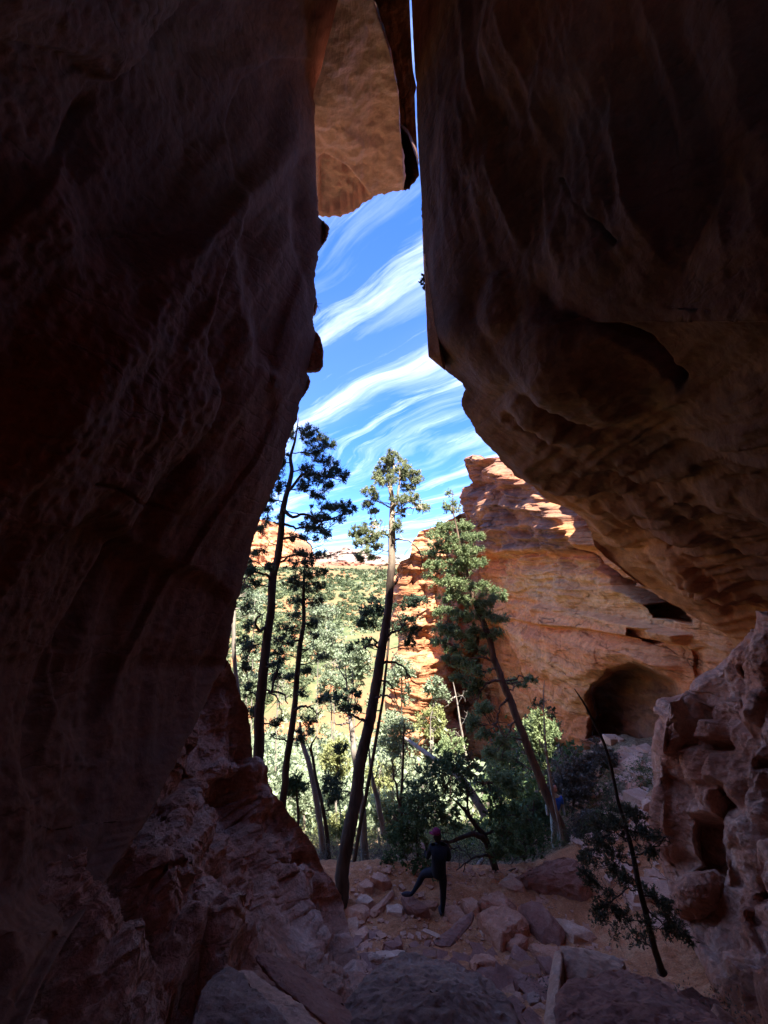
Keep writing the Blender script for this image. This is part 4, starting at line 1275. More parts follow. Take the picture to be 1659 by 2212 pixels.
for th in np.linspace(0, 2 * math.pi, 14, endpoint=False):
    for ph, k in ((-0.9, 0.55), (-0.3, 0.95), (0.35, 0.92), (0.95, 0.5)):
        bl.append([1517 + 66 * math.cos(th) * k, 1936 - 56 * math.sin(ph) * 1.1 - 4 * math.cos(th), 7.25 + 0.5 * math.sin(th) * k])
slab(bl, M['spur'], 'large smooth rounded boulder at the foot of the right pillars', 'boulder', 'boulder', amp=0.09, freq=1.6, seg=0.04, bev=0.05)
rock([(1345, 1644), (1360, 1634), (1384, 1636), (1386, 1648), (1366, 1656)], 0.35, M['rock_pale'], 'pale block on the scree under the large alcove, right one of two')
rock([(1326, 1628), (1340, 1622), (1356, 1628), (1352, 1640), (1334, 1640)], 0.35, M['rock'], 'rounded block on the scree under the large alcove, left one of two')
rock([(1388, 1728), (1398, 1724), (1406, 1730), (1402, 1740), (1390, 1740)], 0.25, M['rock_pale'], 'pale stone low on the scree beside the right pillars')
rock([(1352, 1694), (1370, 1684), (1390, 1686), (1380, 1698), (1360, 1702)], 0.25, M['rock'], 'flat stone halfway down the scree beside the right pillars')
rock([(1360, 1920), (1380, 1914), (1400, 1920), (1396, 1936), (1370, 1936)], 0.3, M['rock_pale'], 'pale rock seen through the dusty juniper left of the rounded boulder')

# loose scree and pebbles
def stones(name, label, spots, mat):
    acc = Acc()
    base = np.array([[-1, -1, -1], [1, -1, -1], [1, 1, -1], [-1, 1, -1], [-1, -1, 1], [1, -1, 1], [1, 1, 1], [-1, 1, 1]], float)
    F6 = np.array([[0, 3, 2, 1], [4, 5, 6, 7], [0, 1, 5, 4], [1, 2, 6, 5], [2, 3, 7, 6], [3, 0, 4, 7]])
    for x, y, s in spots:
        b = base * rng.uniform(0.55, 1.1, (8, 1)) * np.array([s * rng.uniform(.7, 1.3), s * rng.uniform(.7, 1.3), s * rng.uniform(.3, .7)]) * 0.6
        a = rng.uniform(0, 6.3)
        R = np.array([[math.cos(a), -math.sin(a), 0], [math.sin(a), math.cos(a), 0], [0, 0, 1]])
        acc.add(b @ R.T + [x, y, float(ground_z(x, y)) + s * 0.04], F6)
    o = acc.build(name, mat, smooth_shade=False)
    return tag(o, label, kind='stuff')


sp = []
for _ in range(4200):
    x, y = rng.uniform(-1.2, 4.2), rng.uniform(4.0, 12)
    sp.append((x, y, float(np.clip(rng.lognormal(-3.5, 0.65), 0.012, 0.16))))
stones('pebbles', 'loose pebbles and stone chips strewn over the red dirt', sp, M['rock'])
sp = []
for _ in range(130):
    x, y = rng.uniform(-0.6, 3.6), rng.uniform(4.6, 9.6)
    sp.append((x, y, rng.uniform(0.10, 0.30)))
stones('rubble', 'broken red slabs and chunks half buried between the larger rocks', sp, M['rock_red'])
sp = []
for _ in range(900):
    y = rng.uniform(9, 21)
    x = rng.uniform(5.2, 9.8)
    sp.append((x, y, float(np.clip(rng.lognormal(-2.0, 0.55), 0.05, 0.45))))
stones('scree', 'loose scree below the alcoves of the canyon cliff', sp, M['rock_pale'])


# ------------------------------------------------------------------ trees
def leaf_cards(centers, size, axis=None, slim=0.38, spread=1.0):
    """one small folded leaf (two triangles as a quad) at each centre"""
    n = len(centers)
    a = rng.normal(size=(n, 3))
    if axis is not None:
        a = axis * 1.0 + a * spread * 0.6
    a /= np.linalg.norm(a, axis=1, keepdims=True) + 1e-9
    b = np.cross(a, rng.normal(size=(n, 3)))
    b /= np.linalg.norm(b, axis=1, keepdims=True) + 1e-9
    s = size * rng.uniform(0.6, 1.35, n)
    s = s[:, None]
    V = np.stack([centers - a * s * 0.5, centers + b * s * slim * 0.5, centers + a * s * 0.5, centers - b * s * slim * 0.5], 1)
    Q = np.arange(n * 4).reshape(n, 4)
    return V.reshape(-1, 3), Q


def clump(center, radius, out_dir, n, leaf, slim=0.38):
    """a tuft: leaves crowded on short sprays that point outward"""
    k = max(3, n // 7)
    d = rng.normal(size=(k, 3)) * 0.75 + out_dir
    d /= np.linalg.norm(d, axis=1, keepdims=True)
    L = radius * rng.uniform(0.5, 1.15, k)
    idx = rng.integers(0, k, n)
    t = rng.uniform(0.1, 1, n) ** 0.7
    c = center + d[idx] * (L[idx] * t)[:, None] + rng.normal(size=(n, 3)) * radius * 0.10
    return leaf_cards(c, leaf, axis=d[idx], slim=slim, spread=0.9)


def nearest_t(trunk, p, drop):
    """index on the trunk from which a limb would rise to p"""
    d = np.abs(trunk[:, 2] - (p[2] - drop)) + 0.05 * np.abs(trunk[:, 0] - p[0])
    return int(np.clip(np.argmin(d), 1, len(trunk) - 2))


def limb(acc, a, b, r0, r1, sag=0.12, wig=0.06, n=9, sides=5):
    L = np.linalg.norm(b - a)
    t = np.linspace(0, 1, n)[:, None]
    p = a + (b - a) * t
    p[:, 2] -= (np.sin(np.pi * t) * sag * L)[:, 0]
    off = rng.normal(size=(n, 3)) * wig * L * 0.5
    off[0] = off[-1] = 0
    p = p + np.cumsum(off, 0) * np.sin(np.pi * t) * 0.6
    acc.tube(p, np.linspace(r0, r1, n), sides)
    return p


def tree(name, label, cat, trunk, widths, lobes, mat_leaf, mat_bark, leaf=0.055, per=90, tuft=0.13, depth=1.0, limbs=(), slim=0.38, drop=0.35, group=None,
         dens=1.0, sides=10, twigs=True, limb_r=0.02, sag=0.08, hang=0.0, rough=0.08, forks=(), bare=0, foliage_name='crown'):
    """trunk: (x, y, metres ahead) up the frame; widths: frame units; lobes: (x, y, rx, ry[, metres ahead]) clusters of foliage"""
    tp = np.array([P(*a) for a in trunk])
    n = max(24, len(trunk) * 6)
    path = spline(tp, n)
    u = np.linspace(0, 1, len(trunk))
    scale = np.array([np.linalg.norm(P(*a)) for a in trunk]) / F * 0.5 / np.array([np.linalg.norm(ray(a[0], a[1])) for a in trunk])
    rad = np.interp(np.linspace(0, 1, n), u, np.interp(u, np.linspace(0, 1, len(widths)), widths) * scale)
    path = path + np.stack([0.25 * rad * vnoise(path * 2.1, 5), 0.25 * rad * vnoise(path * 2.1, 6), 0 * rad], -1)
    root = empty(name, tuple(path[0]))
    tag(root, label, cat, group)
    t_acc = Acc()
    rad2 = rad.copy()
    rad2[:2] *= [1.35, 1.12]
    t_acc.tube(path, rad2, sides, rough=rough)
    base = path[0].copy()
    parts = [t_acc.build('trunk', mat_bark, root)]
    b_acc, l_acc = Acc(), Acc()
    for fk in forks:
        fp = np.array([P(*a[:3]) for a in fk['p']])
        b_acc.tube(spline(fp, 14), np.linspace(fk['w'][0], fk['w'][1], 14) * np.linalg.norm(fp[0]) / F * 0.5, 7)
    for lm in limbs:
        fp = spline(np.array([P(*a) for a in lm[0]]), 16)
        fp[1:-1] += rng.normal(size=(14, 3)) * 0.015
        w0 = lm[1] * np.linalg.norm(fp[0]) / F * 0.5
        b_acc.tube(fp, np.linspace(w0, w0 * 0.25, 16), 6)
        for _ in range(lm[2] if len(lm) > 2 else 3):
            k = rng.integers(5, 15)
            e = fp[k] + rng.normal(size=3) * 0.22 * np.linalg.norm(fp[-1] - fp[0]) + [0, 0, -hang * 0.2]
            limb(b_acc, fp[k], e, w0 * 0.35, w0 * 0.1, 0.05, 0.12, 7, 4)
    nodes = [(path[k_], min(rad[k_] * 0.45, limb_r * 1.5)) for k_ in range(2, len(path) - 1)]
    todo = []
    for lb in lobes:
        x, y, rx, ry = lb[:4]
        zt = path[nearest_t(path, P(x, y, np.mean([a[2] for a in trunk])), 0.0)]
        Yc = lb[4] if len(lb) > 4 else zt[1] + rng.uniform(-depth, depth) * 0.55
        c = P(x, y, Yc)
        todo.append((np.linalg.norm(c - zt), c, rx, ry, x, y))
    todo.sort(key=lambda t: t[0])
    nt_ = len(nodes)
    for dist_, c, rx, ry, x, y in todo:
        ax = np.linalg.norm(c) / F
        RX, RZ = 1.3 * rx * ax / np.linalg.norm(ray(x, y)), 1.3 * ry * ax / np.linalg.norm(ray(x, y))
        cost = [np.linalg.norm((c - q_[0]) * [1, 1, 1.25]) + (0.6 * max(0, q_[0][2] - c[2] + drop * 0.3)) + (0.15 if i_ < nt_ else 0.0) for i_, q_ in enumerate(nodes)]
        start, r_st = nodes[int(np.argmin(cost))]
        pth = limb(b_acc, start, c, min(r_st, limb_r), limb_r * 0.35, sag, 0.14)
        nodes += [(pth[-1], limb_r * 0.4), (pth[5], limb_r * 0.6)]
        nc = max(5, int(dens * 3.0 * (RX * RZ * 3.14) / (tuft * tuft * 1.6) + 4))
        q = rng.normal(size=(nc, 3))
        q /= np.linalg.norm(q, axis=1, keepdims=True)
        q *= rng.uniform(0.05, 1.0, (nc, 1)) ** 0.6
        q = q * [RX, max(RX, RZ) * 0.9, RZ]
        cs = c + q
        for j in range(nc):
            if vnoise(cs[j][None] * (0.9 / max(tuft, 0.05)) * 0.35, 3)[0] < -0.45:
                continue
            if twigs:
                kk = rng.integers(len(pth) // 2, len(pth))
                limb(b_acc, pth[kk], cs[j], limb_r * 0.30, limb_r * 0.12, 0.03, 0.12, 4, 3)
            od = cs[j] - start
            od = od / (np.linalg.norm(od) + 1e-9) + [0, 0, 0.35 - hang]
            V, Q = clump(cs[j], tuft * rng.uniform(0.7, 1.25), od, int(per * 1.3 * rng.uniform(0.6, 1.3)), leaf, slim * 1.25)
            l_acc.add(V, Q)
        for _ in range(bare):
            e = c + rng.normal(size=3) * [RX, RX, RZ] * 1.1
            limb(b_acc, pth[rng.integers(3, len(pth))], e, limb_r * 0.3, limb_r * 0.1, 0.05, 0.16, 6, 3)
    parts += [b_acc.build('branches', mat_bark, root), l_acc.build(foliage_name, mat_leaf, root, smooth_shade=False)]
    for p_ in parts:
        if p_ is not None:
            p_.location = -Vector(base)
    root.location = base
    return root


def Y_at(x, y):
    return float(on_ground(x, y)[1])


# 1. tall dark pine at the left
tree('pine_tree', 'tall dark pine with wispy crown, closest to the left cave wall', 'pine tree',
     [(545, 1800, 9.6), (558, 1636, 9.6), (562, 1535, 9.6), (570, 1453, 9.6), (578, 1371, 9.65), (584, 1330, 9.7), (586, 1299, 9.7), (589, 1246, 9.8), (599, 1206, 9.85), (607, 1153, 9.95), (610, 1114, 10), (621, 1061, 10.1), (630, 1019, 10.2), (628, 987, 10.3), (638, 950, 10.4), (645, 902, 10.5)],
     [25, 23, 22, 21, 19, 18, 17.5, 17, 16, 14, 13, 11, 9, 7, 5, 1.5],
     [(645, 925, 12, 14), (665, 937, 18, 16), (690, 946, 14, 9), (702, 962, 18, 8), (675, 980, 20, 14), (700, 998, 20, 9), (718, 1020, 22, 12), (738, 1030, 14, 8), (690, 1035, 26, 10), (655, 1015, 16, 12), (706, 1048, 16, 9),
      (652, 1050, 18, 10), (682, 1068, 20, 9), (730, 1095, 26, 9), (752, 1102, 16, 8), (700, 1098, 22, 7), (722, 1120, 24, 10), (684, 1118, 20, 9), (668, 1142, 24, 11), (700, 1150, 14, 8), (640, 1160, 14, 8), (688, 1165, 12, 6),
      (625, 935, 9, 16), (612, 995, 13, 14), (598, 1022, 12, 12), (602, 1052, 13, 13), (588, 1078, 14, 11), (578, 1100, 13, 9), (590, 1128, 20, 11), (562, 1146, 14, 8), (582, 1170, 12, 7), (560, 1190, 16, 8),
      (545, 1212, 16, 9), (572, 1225, 16, 10), (540, 1240, 15, 8), (528, 1268, 12, 8), (555, 1262, 10, 6), (534, 1352, 16, 10), (542, 1400, 12, 12), (528, 1440, 10, 14), (536, 1490, 10, 12), (545, 1540, 9, 10), (600, 1430, 14, 9), (596, 1560, 12, 8), (640, 1200, 16, 7), (655, 1215, 18, 6)],
     M['pine'], M['bark'], leaf=0.037, per=95, tuft=0.125, depth=0.9, dens=1.0, drop=0.2, limb_r=0.022, hang=0.2, bare=2,
     limbs=[([(622, 1062, 10.1), (650, 1028, 9.9), (680, 1022, 9.8), (702, 1030, 9.8), (735, 1036, 9.7)], 7), ([(612, 1100, 10), (632, 1116, 9.8), (660, 1112, 9.7), (700, 1125, 9.6), (745, 1108, 9.5)], 8),
             ([(610, 1130, 10), (640, 1140, 9.8), (670, 1136, 9.7), (720, 1118, 9.6)], 6), ([(606, 1165, 9.95), (640, 1160, 9.7), (670, 1175, 9.6), (676, 1200, 9.6)], 5), ([(600, 1215, 9.85), (640, 1200, 9.7), (690, 1205, 9.6), (735, 1190, 9.5)], 5),
             ([(590, 1260, 9.8), (572, 1240, 9.6), (545, 1238, 9.4), (520, 1260, 9.3)], 7), ([(582, 1345, 9.7), (562, 1365, 9.5), (556, 1335, 9.3), (570, 1325, 9.2)], 8), ([(578, 1390, 9.65), (545, 1395, 9.5), (515, 1410, 9.4)], 4),
             ([(580, 1440, 9.6), (600, 1432, 9.5), (592, 1470, 9.4), (588, 1490, 9.3), (610, 1500, 9.3), (622, 1520, 9.3)], 8, 6), ([(575, 1490, 9.6), (600, 1510, 9.4), (612, 1555, 9.4)], 4, 5)])

# 2. slimmer dark pine just right of it
tree('pine_tree', 'slim dark pine with ragged crown, between the tall left pine and the thick leaning trunk', 'pine tree',
     [(608, 1790, 10.6), (612, 1734, 10.6), (619, 1657, 10.6), (630, 1576, 10.6), (638, 1507, 10.65), (646, 1412, 10.7), (655, 1352, 10.75), (656, 1286, 10.8), (658, 1230, 10.9), (662, 1185, 11)],
     [17, 16, 15, 14, 12.5, 11, 9, 7, 4, 2],
     [(655, 1200, 22, 9), (690, 1200, 14, 7), (640, 1222, 20, 10), (662, 1240, 22, 12), (692, 1236, 14, 9), (636, 1258, 18, 10), (662, 1272, 20, 11), (692, 1268, 13, 8), (650, 1300, 20, 10), (684, 1300, 14, 7), (640, 1328, 18, 9),
      (626, 1358, 20, 9), (672, 1348, 14, 8), (612, 1384, 22, 9), (644, 1396, 18, 8), (668, 1402, 16, 8), (605, 1412, 14, 8), (690, 1420, 12, 6), (660, 1450, 14, 7), (600, 1460, 10, 8), (655, 1500, 12, 6), (668, 1560, 14, 7), (650, 1590, 10, 8), (600, 1590, 12, 6), (628, 1460, 10, 6), (680, 1375, 10, 6)],
     M['pine'], M['bark'], leaf=0.040, per=75, tuft=0.13, depth=0.9, dens=0.95, drop=0.2, limb_r=0.02, hang=0.15, bare=2,
     limbs=[([(634, 1535, 10.6), (655, 1526, 10.4), (672, 1530, 10.3), (690, 1545, 10.2)], 6), ([(626, 1600, 10.6), (600, 1596, 10.4), (585, 1585, 10.3)], 4), ([(650, 1380, 10.7), (620, 1390, 10.5), (590, 1380, 10.4)], 5), ([(648, 1405, 10.7), (668, 1400, 10.6), (690, 1360, 10.4)], 4)])

# 3. the thick leaning trunk in the centre, bleached, sunlit in its bark colour and forked above
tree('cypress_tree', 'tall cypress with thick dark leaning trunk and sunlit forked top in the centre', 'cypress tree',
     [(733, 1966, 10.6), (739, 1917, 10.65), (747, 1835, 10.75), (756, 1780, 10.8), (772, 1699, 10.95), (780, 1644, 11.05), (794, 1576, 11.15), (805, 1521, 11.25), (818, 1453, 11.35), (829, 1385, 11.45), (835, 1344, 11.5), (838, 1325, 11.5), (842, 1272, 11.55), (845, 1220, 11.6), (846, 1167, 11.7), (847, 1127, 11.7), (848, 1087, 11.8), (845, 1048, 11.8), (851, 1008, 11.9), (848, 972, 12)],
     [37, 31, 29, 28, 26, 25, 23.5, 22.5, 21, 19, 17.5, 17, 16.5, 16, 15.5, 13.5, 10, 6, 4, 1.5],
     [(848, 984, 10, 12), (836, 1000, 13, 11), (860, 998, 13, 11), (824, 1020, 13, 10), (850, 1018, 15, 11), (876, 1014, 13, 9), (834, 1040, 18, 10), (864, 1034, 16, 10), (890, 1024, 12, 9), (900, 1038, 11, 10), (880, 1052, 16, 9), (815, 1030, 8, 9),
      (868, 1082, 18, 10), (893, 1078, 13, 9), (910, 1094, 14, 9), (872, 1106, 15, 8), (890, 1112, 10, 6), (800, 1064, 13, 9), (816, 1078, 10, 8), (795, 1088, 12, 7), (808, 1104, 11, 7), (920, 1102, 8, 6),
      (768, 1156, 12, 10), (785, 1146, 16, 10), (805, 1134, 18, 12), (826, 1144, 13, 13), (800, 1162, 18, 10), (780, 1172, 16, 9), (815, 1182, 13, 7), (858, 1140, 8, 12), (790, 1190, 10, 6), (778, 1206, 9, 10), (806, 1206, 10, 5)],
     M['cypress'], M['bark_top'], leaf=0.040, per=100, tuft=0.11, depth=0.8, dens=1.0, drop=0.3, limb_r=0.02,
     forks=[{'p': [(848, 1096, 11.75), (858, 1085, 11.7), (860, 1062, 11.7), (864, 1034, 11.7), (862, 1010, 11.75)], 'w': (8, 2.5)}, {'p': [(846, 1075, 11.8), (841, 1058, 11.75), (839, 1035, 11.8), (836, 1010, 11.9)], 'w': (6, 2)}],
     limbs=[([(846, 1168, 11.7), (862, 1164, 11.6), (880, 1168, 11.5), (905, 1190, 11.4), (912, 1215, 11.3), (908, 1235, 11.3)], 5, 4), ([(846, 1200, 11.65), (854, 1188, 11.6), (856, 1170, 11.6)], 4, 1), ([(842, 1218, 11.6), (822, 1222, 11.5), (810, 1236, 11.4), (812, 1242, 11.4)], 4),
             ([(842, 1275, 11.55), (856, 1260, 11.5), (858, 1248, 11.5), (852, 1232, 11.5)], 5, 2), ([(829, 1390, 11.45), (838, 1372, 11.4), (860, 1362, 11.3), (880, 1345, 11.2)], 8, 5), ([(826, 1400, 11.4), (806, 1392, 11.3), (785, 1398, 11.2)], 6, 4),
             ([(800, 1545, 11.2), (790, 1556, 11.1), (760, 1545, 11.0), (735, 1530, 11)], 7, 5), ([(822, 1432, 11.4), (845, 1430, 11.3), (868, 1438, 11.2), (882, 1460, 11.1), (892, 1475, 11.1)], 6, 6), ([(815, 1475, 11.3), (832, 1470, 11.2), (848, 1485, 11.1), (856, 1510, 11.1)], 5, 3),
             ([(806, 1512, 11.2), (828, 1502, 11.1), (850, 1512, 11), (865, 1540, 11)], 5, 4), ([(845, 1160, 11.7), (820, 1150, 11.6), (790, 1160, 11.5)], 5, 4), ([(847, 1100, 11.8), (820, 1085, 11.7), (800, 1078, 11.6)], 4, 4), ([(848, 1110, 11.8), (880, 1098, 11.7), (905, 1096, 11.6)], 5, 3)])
# its shaded lower foliage, built as a second tree, shade put into darker leaves
tree('shaded_cypress_foliage', 'shaded lower foliage of the central cypress in a darker leaf colour, either side of its trunk', 'juniper tree',
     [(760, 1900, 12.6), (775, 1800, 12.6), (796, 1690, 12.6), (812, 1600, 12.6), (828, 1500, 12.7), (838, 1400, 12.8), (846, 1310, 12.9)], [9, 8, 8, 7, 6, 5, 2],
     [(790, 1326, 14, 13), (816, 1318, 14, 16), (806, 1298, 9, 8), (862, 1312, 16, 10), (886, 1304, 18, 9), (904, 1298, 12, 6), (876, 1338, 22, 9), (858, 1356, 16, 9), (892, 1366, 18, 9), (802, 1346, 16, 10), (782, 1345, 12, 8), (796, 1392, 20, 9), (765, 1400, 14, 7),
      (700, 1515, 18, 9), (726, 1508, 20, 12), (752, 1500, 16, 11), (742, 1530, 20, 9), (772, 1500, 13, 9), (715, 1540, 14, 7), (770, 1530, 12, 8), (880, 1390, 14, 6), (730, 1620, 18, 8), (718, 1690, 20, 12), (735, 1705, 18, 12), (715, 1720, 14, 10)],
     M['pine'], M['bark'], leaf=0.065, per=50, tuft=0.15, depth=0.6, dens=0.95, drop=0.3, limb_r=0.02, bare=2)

# 4. the tree leaning left out of the right bank
tree('fir_tree', 'fir leaning left in front of the canyon cliff, sunlit crown above and dark boughs below', 'fir tree',
     [(1234, 1856, 13.2), (1230, 1847, 13.2), (1214, 1797, 13.25), (1188, 1731, 13.35), (1161, 1664, 13.45), (1138, 1611, 13.5), (1117, 1553, 13.6), (1103, 1514, 13.7), (1085, 1469, 13.8), (1069, 1429, 13.9), (1061, 1395, 13.9), (1048, 1356, 14), (1032, 1316, 14.1), (1021, 1284, 14.2), (1013, 1260, 14.3), (1005, 1224, 14.4), (995, 1184, 14.5), (987, 1144, 14.6), (979, 1104, 14.7), (978, 1060, 14.8)],
     [25, 21, 19.5, 18.5, 18, 17, 16, 15.5, 15, 14, 13, 12, 11, 9.5, 8.5, 7, 5.5, 4, 3, 1],
     [(978, 1068, 9, 7), (984, 1082, 15, 7), (966, 1092, 12, 7), (976, 1108, 18, 10), (988, 1128, 20, 11), (962, 1138, 20, 10), (1010, 1134, 14, 8), (945, 1153, 16, 9), (975, 1162, 24, 11), (1006, 1162, 20, 10), (1030, 1158, 16, 8), (955, 1184, 24, 10),
      (993, 1192, 24, 10), (1020, 1188, 16, 10), (932, 1195, 13, 8), (970, 1213, 26, 10), (1010, 1218, 24, 10), (1036, 1214, 12, 7), (942, 1224, 18, 10), (985, 1238, 24, 9), (925, 1246, 16, 8),
      (960, 1258, 22, 10), (1000, 1263, 20, 10), (1035, 1268, 24, 8), (1066, 1274, 24, 7), (975, 1288, 24, 11), (1010, 1298, 24, 10), (1050, 1298, 24, 10), (1083, 1288, 12, 5), (965, 1318, 24, 11), (1000, 1333, 24, 10), (1046, 1328, 26, 10), (1074, 1334, 16, 7),
      (960, 1353, 20, 11), (995, 1368, 24, 11), (1030, 1363, 20, 10), (1060, 1370, 20, 8), (950, 1384, 16, 8), (985, 1398, 22, 10), (1020, 1398, 18, 10), (1046, 1408, 16, 8), (975, 1428, 22, 10), (1010, 1438, 20, 11), (1040, 1448, 16, 10), (1030, 1478, 18, 12), (1000, 1466, 16, 8),
      (1020, 1508, 18, 13), (1040, 1530, 17, 12), (1024, 1558, 15, 13), (1048, 1588, 17, 12), (1090, 1600, 16, 11), (1110, 1474, 24, 5), (1140, 1468, 14, 4), (1092, 1640, 16, 12), (1060, 1625, 14, 10), (1076, 1560, 12, 7)],
     M['fir'], M['bark_red'], leaf=0.058, per=100, tuft=0.17, depth=1.3, dens=1.0, drop=0.1, limb_r=0.028, hang=0.45, sag=0.02, bare=1,
     limbs=[([(1069, 1432, 13.9), (1040, 1420, 13.7), (1010, 1425, 13.5)], 5), ([(1085, 1470, 13.8), (1060, 1472, 13.6), (1040, 1490, 13.4), (1030, 1520, 13.3)], 6), ([(1100, 1505, 13.7), (1080, 1530, 13.5), (1072, 1560, 13.4)], 5, 6), ([(1085, 1478, 13.8), (1110, 1476, 13.7), (1148, 1466, 13.6)], 4), ([(1115, 1550, 13.6), (1095, 1590, 13.4), (1085, 1640, 13.3)], 4, 5)])

# 5. oak-like crooked tree behind the person
tree('oak_tree', 'crooked leafy evergreen oak spreading behind the person in the cap', 'oak tree',
     [(1080, 1922, 11.9), (1076, 1900, 11.9), (1066, 1863, 11.9), (1048, 1810, 11.9), (1036, 1792, 11.9), (1024, 1778, 11.9), (1006, 1752, 11.9), (992, 1738, 11.9), (975, 1722, 11.9)], [20, 17, 15, 13, 10, 9, 7.5, 5, 2],
     [(960, 1642, 30, 11), (985, 1650, 28, 13), (940, 1664, 30, 13), (975, 1674, 34, 14), (1010, 1670, 22, 12), (918, 1690, 28, 13), (955, 1704, 34, 15), (995, 1702, 26, 13), (904, 1718, 30, 13), (938, 1734, 34, 14), (885, 1745, 28, 13), (915, 1760, 34, 16), (958, 1766, 32, 15),
      (868, 1780, 28, 14), (900, 1800, 34, 16), (944, 1800, 32, 16), (982, 1800, 24, 14), (850, 1810, 20, 14), (868, 1832, 30, 15), (910, 1842, 30, 14), (955, 1838, 28, 13), (998, 1838, 22, 10), (1062, 1718, 18, 10), (1076, 1750, 28, 14), (1108, 1760, 28, 14), (1140, 1768, 24, 14),
      (1090, 1788, 28, 15), (1128, 1800, 28, 15), (1100, 1828, 28, 15), (1138, 1838, 22, 13), (1074, 1846, 20, 9), (1110, 1858, 22, 9), (1160, 1815, 18, 14), (880, 1862, 24, 9), (925, 1870, 20, 7), (845, 1850, 16, 12)],
     M['oak'], M['bark'], leaf=0.062, per=30, tuft=0.20, depth=1.1, dens=0.9, drop=0.5, limb_r=0.022, slim=0.62, bare=1,
     limbs=[([(1050, 1815, 11.9), (1030, 1802, 11.8), (1008, 1806, 11.7), (968, 1818, 11.6), (945, 1815, 11.5)], 11, 3), ([(1024, 1778, 11.9), (1012, 1755, 11.8), (1011, 1717, 11.8), (1005, 1691, 11.8)], 6, 3), ([(1011, 1720, 11.8), (1030, 1706, 11.8), (1042, 1695, 11.8)], 3, 2),
             ([(1074, 1888, 11.9), (1090, 1886, 11.9), (1114, 1876, 11.8)], 8, 3), ([(1062, 1850, 11.9), (1040, 1848, 11.8), (1010, 1862, 11.7), (985, 1880, 11.6)], 5, 3), ([(1045, 1800, 11.9), (1075, 1795, 11.8), (1105, 1800, 11.7)], 5, 3)])
tree('oak_tree', 'small russet leaved oak shoot on the sunny left edge of the crooked oak', 'oak tree',
     [(905, 1880, 12.6), (900, 1800, 12.6), (905, 1740, 12.6), (925, 1690, 12.6)], [6, 5, 4, 2],
     [(876, 1742, 14, 14), (900, 1712, 14, 14), (922, 1680, 14, 12), (862, 1775, 12, 12), (940, 1655, 14, 10), (1000, 1632, 18, 8), (1050, 1700, 10, 10)], M['oak_red'], M['bark'], leaf=0.065, per=26, tuft=0.18, depth=0.3, dens=0.6, slim=0.6, limb_r=0.015)

# 6. dusty juniper sapling in the right foreground, its top bare
tree('juniper_sapling', 'leaning juniper sapling with long bare top and dusty brown foliage, right foreground', 'juniper tree',
     [(1430, 2100, 5.4), (1426, 2086, 5.4), (1413, 2043, 5.42), (1397, 1977, 5.45), (1380, 1910, 5.5), (1367, 1844, 5.52), (1350, 1778, 5.55), (1337, 1739, 5.58), (1324, 1679, 5.6), (1307, 1613, 5.62), (1281, 1557, 5.65), (1262, 1520, 5.66), (1241, 1488, 5.68)], [17, 15, 13, 12, 11, 10, 8.5, 7.5, 6.5, 6, 5, 4, 2.2],
     [(1350, 1752, 22, 11), (1325, 1770, 24, 12), (1300, 1788, 20, 11), (1372, 1772, 22, 10), (1296, 1810, 24, 13), (1340, 1802, 24, 13), (1384, 1800, 24, 10), (1420, 1818, 18, 6), (1282, 1838, 22, 12), (1322, 1840, 24, 14), (1400, 1836, 20, 8), (1288, 1868, 22, 14),
      (1330, 1880, 22, 14), (1274, 1898, 18, 12), (1310, 1916, 22, 14), (1352, 1902, 18, 12), (1408, 1874, 18, 8), (1300, 1950, 20, 11), (1340, 1942, 18, 11), (1402, 1930, 20, 8), (1430, 1950, 22, 8), (1300, 1980, 18, 10), (1350, 1982, 20, 10), (1440, 1980, 20, 8), (1460, 2002, 20, 7),
      (1392, 1990, 14, 8), (1330, 2012, 18, 8), (1480, 2022, 14, 6), (1378, 2030, 18, 8), (1265, 1855, 12, 10), (1440, 2010, 14, 8)],
     M['needle_dry'], M['bark'], leaf=0.034, per=40, tuft=0.085, depth=0.55, dens=1.5, drop=0.05, limb_r=0.009, slim=0.25, bare=4,
     limbs=[([(1281, 1560, 5.65), (1280, 1590, 5.6), (1262, 1602, 5.55), (1248, 1596, 5.5)], 1.6, 5), ([(1290, 1580, 5.65), (1286, 1540, 5.6), (1280, 1500, 5.6), (1282, 1480, 5.6)], 2, 2), ([(1367, 1850, 5.5), (1400, 1840, 5.4), (1440, 1818, 5.35), (1452, 1812, 5.3)], 2.5, 2), ([(1392, 1960, 5.45), (1420, 1985, 5.35), (1455, 2005, 5.3), (1490, 2035, 5.2)], 3, 5),
             ([(1385, 1930, 5.5), (1410, 1940, 5.4), (1445, 1965, 5.3)], 2.5, 4), ([(1360, 1815, 5.5), (1330, 1800, 5.4), (1290, 1815, 5.3)], 2.5, 4), ([(1372, 1870, 5.5), (1340, 1860, 5.4), (1290, 1880, 5.3)], 2.5, 4), ([(1383, 1925, 5.5), (1350, 1925, 5.4), (1300, 1955, 5.3)], 2.5, 4)])

# 7. pale and dead trunks between the dark ones
def pole(name, label, trunk, widths, mat, limbs=(), lobes=(), **kw):
    return tree(name, label, 'tree', trunk, widths, lobes, kw.pop('leafmat', M['pine']), mat, limbs=limbs, **kw)


